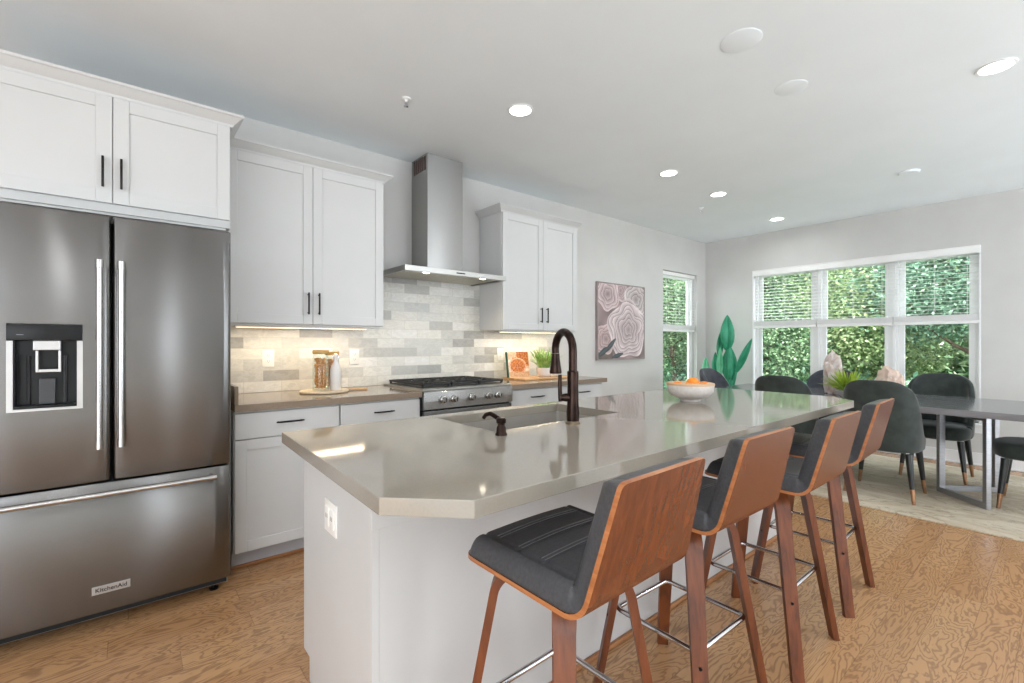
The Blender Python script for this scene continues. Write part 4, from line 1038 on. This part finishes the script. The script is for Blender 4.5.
r = thing('canvas_picture', 'framed picture of pale pink roses on the grey wall', 'picture', (4.145, 3.463, 1.05))
fm = noisy('picture_frame_pale', srgb(214, 204, 202), srgb(222, 212, 210), ns=5, rough=.4)
W_, Hh = .92, .912
mb = MB().box(0, .010, 0, .0355, 0, Hh, .001).box(W_-.010, W_, 0, .0355, 0, Hh, .001).box(.010, W_-.010, 0, .0355, 0, .010).box(.010, W_-.010, 0, .0355, Hh-.010, Hh)
mb.build('frame', noisy('frame_metal', srgb(150, 138, 136), srgb(170, 158, 156), ns=5, rough=.35, metal=.5), r, smooth=False)
MB().box(.0105, W_-.0105, .008, .035, .0105, Hh-.0105).build('canvas', fm, r, smooth=False)
o = painted('rose_print', W_-.022, Hh-.022, 170, 170, roses, pm, r); o.location = (.011, .0072, .011)
# ---------------------------------------------------------------- ceiling fittings
ring_m = noisy('white_ring', srgb(236, 236, 236), srgb(240, 240, 240), ns=5, rough=.4)
def downlight(x, y, label):
    r = thing('recessed_light', label, 'ceiling light', (x, y, CEIL), group='lit recessed ceiling lights')
    MB().lathe([(.068, -.0005), (.084, -.0005), (.082, -.006), (.070, -.008), (.068, -.006), (.068, -.0005)], n=32).build('trim_ring', ring_m, r)
    MB().lathe([(0, -.004), (.067, -.004), (.067, -.0005), (0, -.0005)], n=32).build('lens', lens_m, r)
    l = lamp('downlight_lamp', 'AREA', (x, y, CEIL-.010), DOWN, (.93, .965, 1), shape='DISK', size=.12)
    l.data.spread = math.radians(165); return r
LL = ['lit recessed ceiling light near the range hood', 'lit recessed ceiling light, second from the hood in the wall-side row', 'lit recessed ceiling light, third from the hood in the wall-side row', 'lit recessed ceiling light in the wall-side row nearest the window wall', 'lit recessed ceiling light at the upper right, above the bar stools']
for (x, y), lb in zip(LIT, LL): downlight(x, y, lb)
for (x, y) in LIT_ADDED: downlight(x, y, 'recessed ceiling light added outside the view as fill')
for (x, y, R_, lb, nm, ct) in ((2.343, 1.045, .095, 'flat white round speaker cover nearer the camera on the ceiling', 'ceiling_speaker', 'ceiling disc'), (3.0, 1.049, .085, 'smaller flat white round cover further back on the ceiling', 'ceiling_cover', 'ceiling disc'), (5.269, .903, .075, 'small white round detector on the ceiling before the windows', 'smoke_detector', 'detector')):
    hgt = .005 if nm != 'smoke_detector' else .018
    o = MB().lathe([(0, -hgt), (R_*.9, -hgt), (R_, -hgt*.5), (R_, -.0005), (0, -.0005)], n=40).build(nm, ceil_m); o.location = (x, y, CEIL); tag(o, lb, ct)
for (x, y, lb) in ((1.31, 2.607, 'small chrome ceiling sprinkler above the left wall cabinet'), (4.888, 2.616, 'small chrome ceiling sprinkler near the far left corner')):
    r = thing('ceiling_sprinkler', lb, 'sprinkler', (x, y, CEIL))
    MB().lathe([(0, -.0005), (.032, -.0005), (.030, -.006), (.012, -.010), (.008, -.022), (0, -.022)], n=20).build('escutcheon', ring_m, r)
    MB().tube([(0, 0, -.0225), (0, 0, -.045)], .003, 8).lathe([(0, -.050), (.014, -.049), (.014, -.046), (0, -.045)], n=14).tube([(.006, 0, -.0225), (.009, 0, -.035), (.003, 0, -.045)], .0015, 6).tube([(-.006, 0, -.0225), (-.009, 0, -.035), (-.003, 0, -.045)], .0015, 6).build('sprinkler_head', chrome_m, r)
# under-cabinet lights
for (x0, x1, lb) in ((.50, 1.34, 'warm light strip under the cabinet beside the refrigerator'), (2.58, 3.38, 'warm light strip under the cabinet right of the hood')):
    o = MB().box(x0, x1, 3.28, 3.31, 1.348, 1.3605, .002).build('under_cabinet_light', ring_m, smooth=False); tag(o, lb, 'light')
    MB().box(x0+.01, x1-.01, 3.285, 3.305, 1.3465, 1.3478).build('diffuser', warm_lens, o, smooth=False)
    lamp('under_cabinet_lamp', 'AREA', ((x0+x1)/2, 3.295, 1.345), 3.0, (1, .82, .58), shape='RECTANGLE', size=x1-x0-.04, size_y=.02)
# ---------------------------------------------------------------- outdoors
grass_m = noisy('lawn', srgb(70, 96, 48), srgb(104, 128, 66), ns=6, rough=.9)
bank = MB().add([(17.6, -9, -.66), (30, -9, -.66), (30, 34, -.66), (17.6, 34, -.66), (19.5, -9, 5), (30, -9, 8), (30, 34, 8), (19.5, 34, 5)], [(0, 3, 2, 1), (4, 5, 6, 7), (0, 1, 5, 4), (1, 2, 6, 5), (2, 3, 7, 6), (3, 0, 4, 7)])
bank.add([(1, 14.2, -.66), (17.5, 14.2, -.66), (17.5, 24, -.66), (1, 24, -.66), (1, 16, 5), (17.5, 16, 5), (17.5, 24, 8), (1, 24, 8)], [(0, 3, 2, 1), (4, 5, 6, 7), (0, 1, 5, 4), (1, 2, 6, 5), (2, 3, 7, 6), (3, 0, 4, 7)])
struct(bank.build('hillside_ground', noisy('woodland_undergrowth', srgb(36, 56, 38), srgb(96, 124, 84), ns=3.5, rough=.95, bump=1, detail=10), smooth=False))
struct(MB().box(7.2, 34, -6, 30, -.75, -.65).box(-2, 7.2, 4.0, 30, -.75, -.65).build('ground', grass_m, smooth=False))
def leaf_mat(name, c1, c2, c3):
    m = bpy.data.materials.new(name); m.use_nodes = True; t = NT(m)
    oi = t.add('NewGeometry'); rp = t.ramp(oi.outputs['Random Per Island'], [(0, c1), (.5, c2), (1, c3)])
    t.color(rp); t.b.inputs['Roughness'].default_value = .5
    tl = t.add('BsdfTranslucent'); t.link(rp, tl.inputs[0]); ms = t.add('MixShader'); ms.inputs[0].default_value = .35
    t.link(t.b.outputs[0], ms.inputs[1]); t.link(tl.outputs[0], ms.inputs[2]); t.link(ms.outputs[0], t.n['Material Output'].inputs[0]); return m
lm = [leaf_mat('leaf_mid', srgb(64, 98, 68), srgb(112, 144, 104), srgb(178, 198, 160)),
      leaf_mat('leaf_bluish', srgb(56, 96, 76), srgb(100, 140, 114), srgb(168, 196, 170)),
      leaf_mat('leaf_yellow', srgb(80, 108, 64), srgb(130, 152, 100), srgb(190, 200, 152))]
bark_m = noisy('bark', srgb(70, 54, 44), srgb(104, 84, 68), (20, 20, 3), 2, rough=.9, bump=.5)
def foliage(n, clumps, leaf, rnd):
    """n leaves spread over the surfaces of a list of clumps (x,y,z,rx,ry,rz)"""
    mb = MB(); vol = [c_[3]*c_[5] for c_ in clumps]; tot = sum(vol); V = []; F = []
    for c_, v_ in zip(clumps, vol):
        for k in range(int(n*v_/tot)):
            z = rnd.uniform(-1, 1); a = rnd.uniform(0, 2*PI); q = math.sqrt(1-z*z); d_ = Vector((q*math.cos(a), q*math.sin(a), z)); rr_ = rnd.uniform(.55, 1.0)
            nz = 1+.35*noise.noise(d_*2.5+Vector((c_[0], c_[1], 0)))
            p = Vector((c_[0]+d_.x*c_[3]*rr_*nz, c_[1]+d_.y*c_[4]*rr_*nz, c_[2]+d_.z*c_[5]*rr_*nz))
            s = leaf*rnd.uniform(.6, 1.3); ax = Vector((rnd.gauss(0, 1), rnd.gauss(0, 1), rnd.gauss(0, .7))).normalized(); bx_ = ax.cross(Vector((rnd.gauss(0, 1), rnd.gauss(0, 1), rnd.gauss(0, 1)))).normalized()
            i = len(V); V += [p, p+ax*s*.5+bx_*s*.27, p+ax*s, p+ax*s*.5-bx_*s*.27]; F.append((i, i+1, i+2, i+3))
    mb.v = [tuple(v) for v in V]; mb.f = F; mb.mi = [0]*len(F); return mb
rnd = random.Random(5)
def tree(x, y, hgt, R_, m, label, n=9000, leaf=.075, low=.12, name='leafy_tree'):
    r = thing(name, label, 'tree', (x, y, -.65))
    cl = []
    for k in range(12):
        a = rnd.uniform(0, 2*PI); q = R_*rnd.uniform(.1, .65); z = hgt*(low+(.93-low)*(k+.5)/12); s = R_*rnd.uniform(.42, .62)*(1.1-.45*abs(z/hgt-.5))
        cl.append((q*math.cos(a), q*math.sin(a), z, s, s, s*.8))
    foliage(int(n*3), cl, leaf, rnd).build('foliage', m, r, smooth=False, recalc=False)
    mb = MB().tube([(0, 0, .0), (.05, .03, hgt*.3), (-.05, .05, hgt*.6), (0, 0, hgt*.85)], [.14, .11, .07, .02], 10)
    for k in range(7):
        a = k*2.4; z = hgt*(.2+.09*k); mb.tube([(0, 0, z), (R_*.3*math.cos(a), R_*.3*math.sin(a), z+.25), (R_*.6*math.cos(a), R_*.6*math.sin(a), z+.6)], [.05, .03, .012], 6)
    mb.build('trunk', bark_m, r); return r
tree(11.2, 4.4, 5.4, 1.7, lm[0], 'leafy tree outside, seen through the left of the three windows', 12000)
tree(11.6, 2.4, 5.6, 1.6, lm[2], 'yellow-green tree outside, seen through the middle of the three windows', 11000)
tree(11.0, 0.9, 5.6, 1.7, lm[1], 'bluish green tree outside, seen through the right of the three windows', 12000, low=.38)
tree(7.6, 7.6, 5.2, 1.5, lm[1], 'leafy tree outside, seen through the narrow side window', 9000)
tree(9.2, 8.4, 5.6, 1.7, lm[0], 'leafy tree outside beyond the room corner', 7000)
tree(10.6, 6.4, 5.0, 1.6, lm[0], 'darker leafy tree outside at the left edge of the far windows', 8000)
cl = [(16.0+rnd.uniform(-.5, .5), -4+k*1.5, .7+1.7*j, 1.3, 1.4, 1.3) for k in range(16) for j in range(5)]
o = foliage(95000, cl, .22, rnd).build('background_woods', lm[0], smooth=False, recalc=False); tag(o, 'dense green woods filling the view behind the garden trees', 'foliage', kind='stuff'); o.location = (0, 0, -.6)
cl = [(12.6+rnd.uniform(-.4, .4), -1+k*.7, .35, .8, .7, .9) for k in range(14)]
o = foliage(14000, cl, .13, rnd).build('shrub_hedge', lm[1], smooth=False, recalc=False); tag(o, 'low bluish green shrubs along the garden below the far trees', 'shrubs', kind='stuff'); o.location = (-2.2, 0, -.5)
cl = [(4+k*1.5, 12.5+rnd.uniform(-.5, .5), .8+1.8*j, 1.4, 1.2, 1.3) for k in range(8) for j in range(4)]
o = foliage(40000, cl, .22, rnd).build('background_woods', lm[0], smooth=False, recalc=False); tag(o, 'dense green woods beyond the narrow side window', 'foliage', kind='stuff'); o.location = (0, 0, -.6)
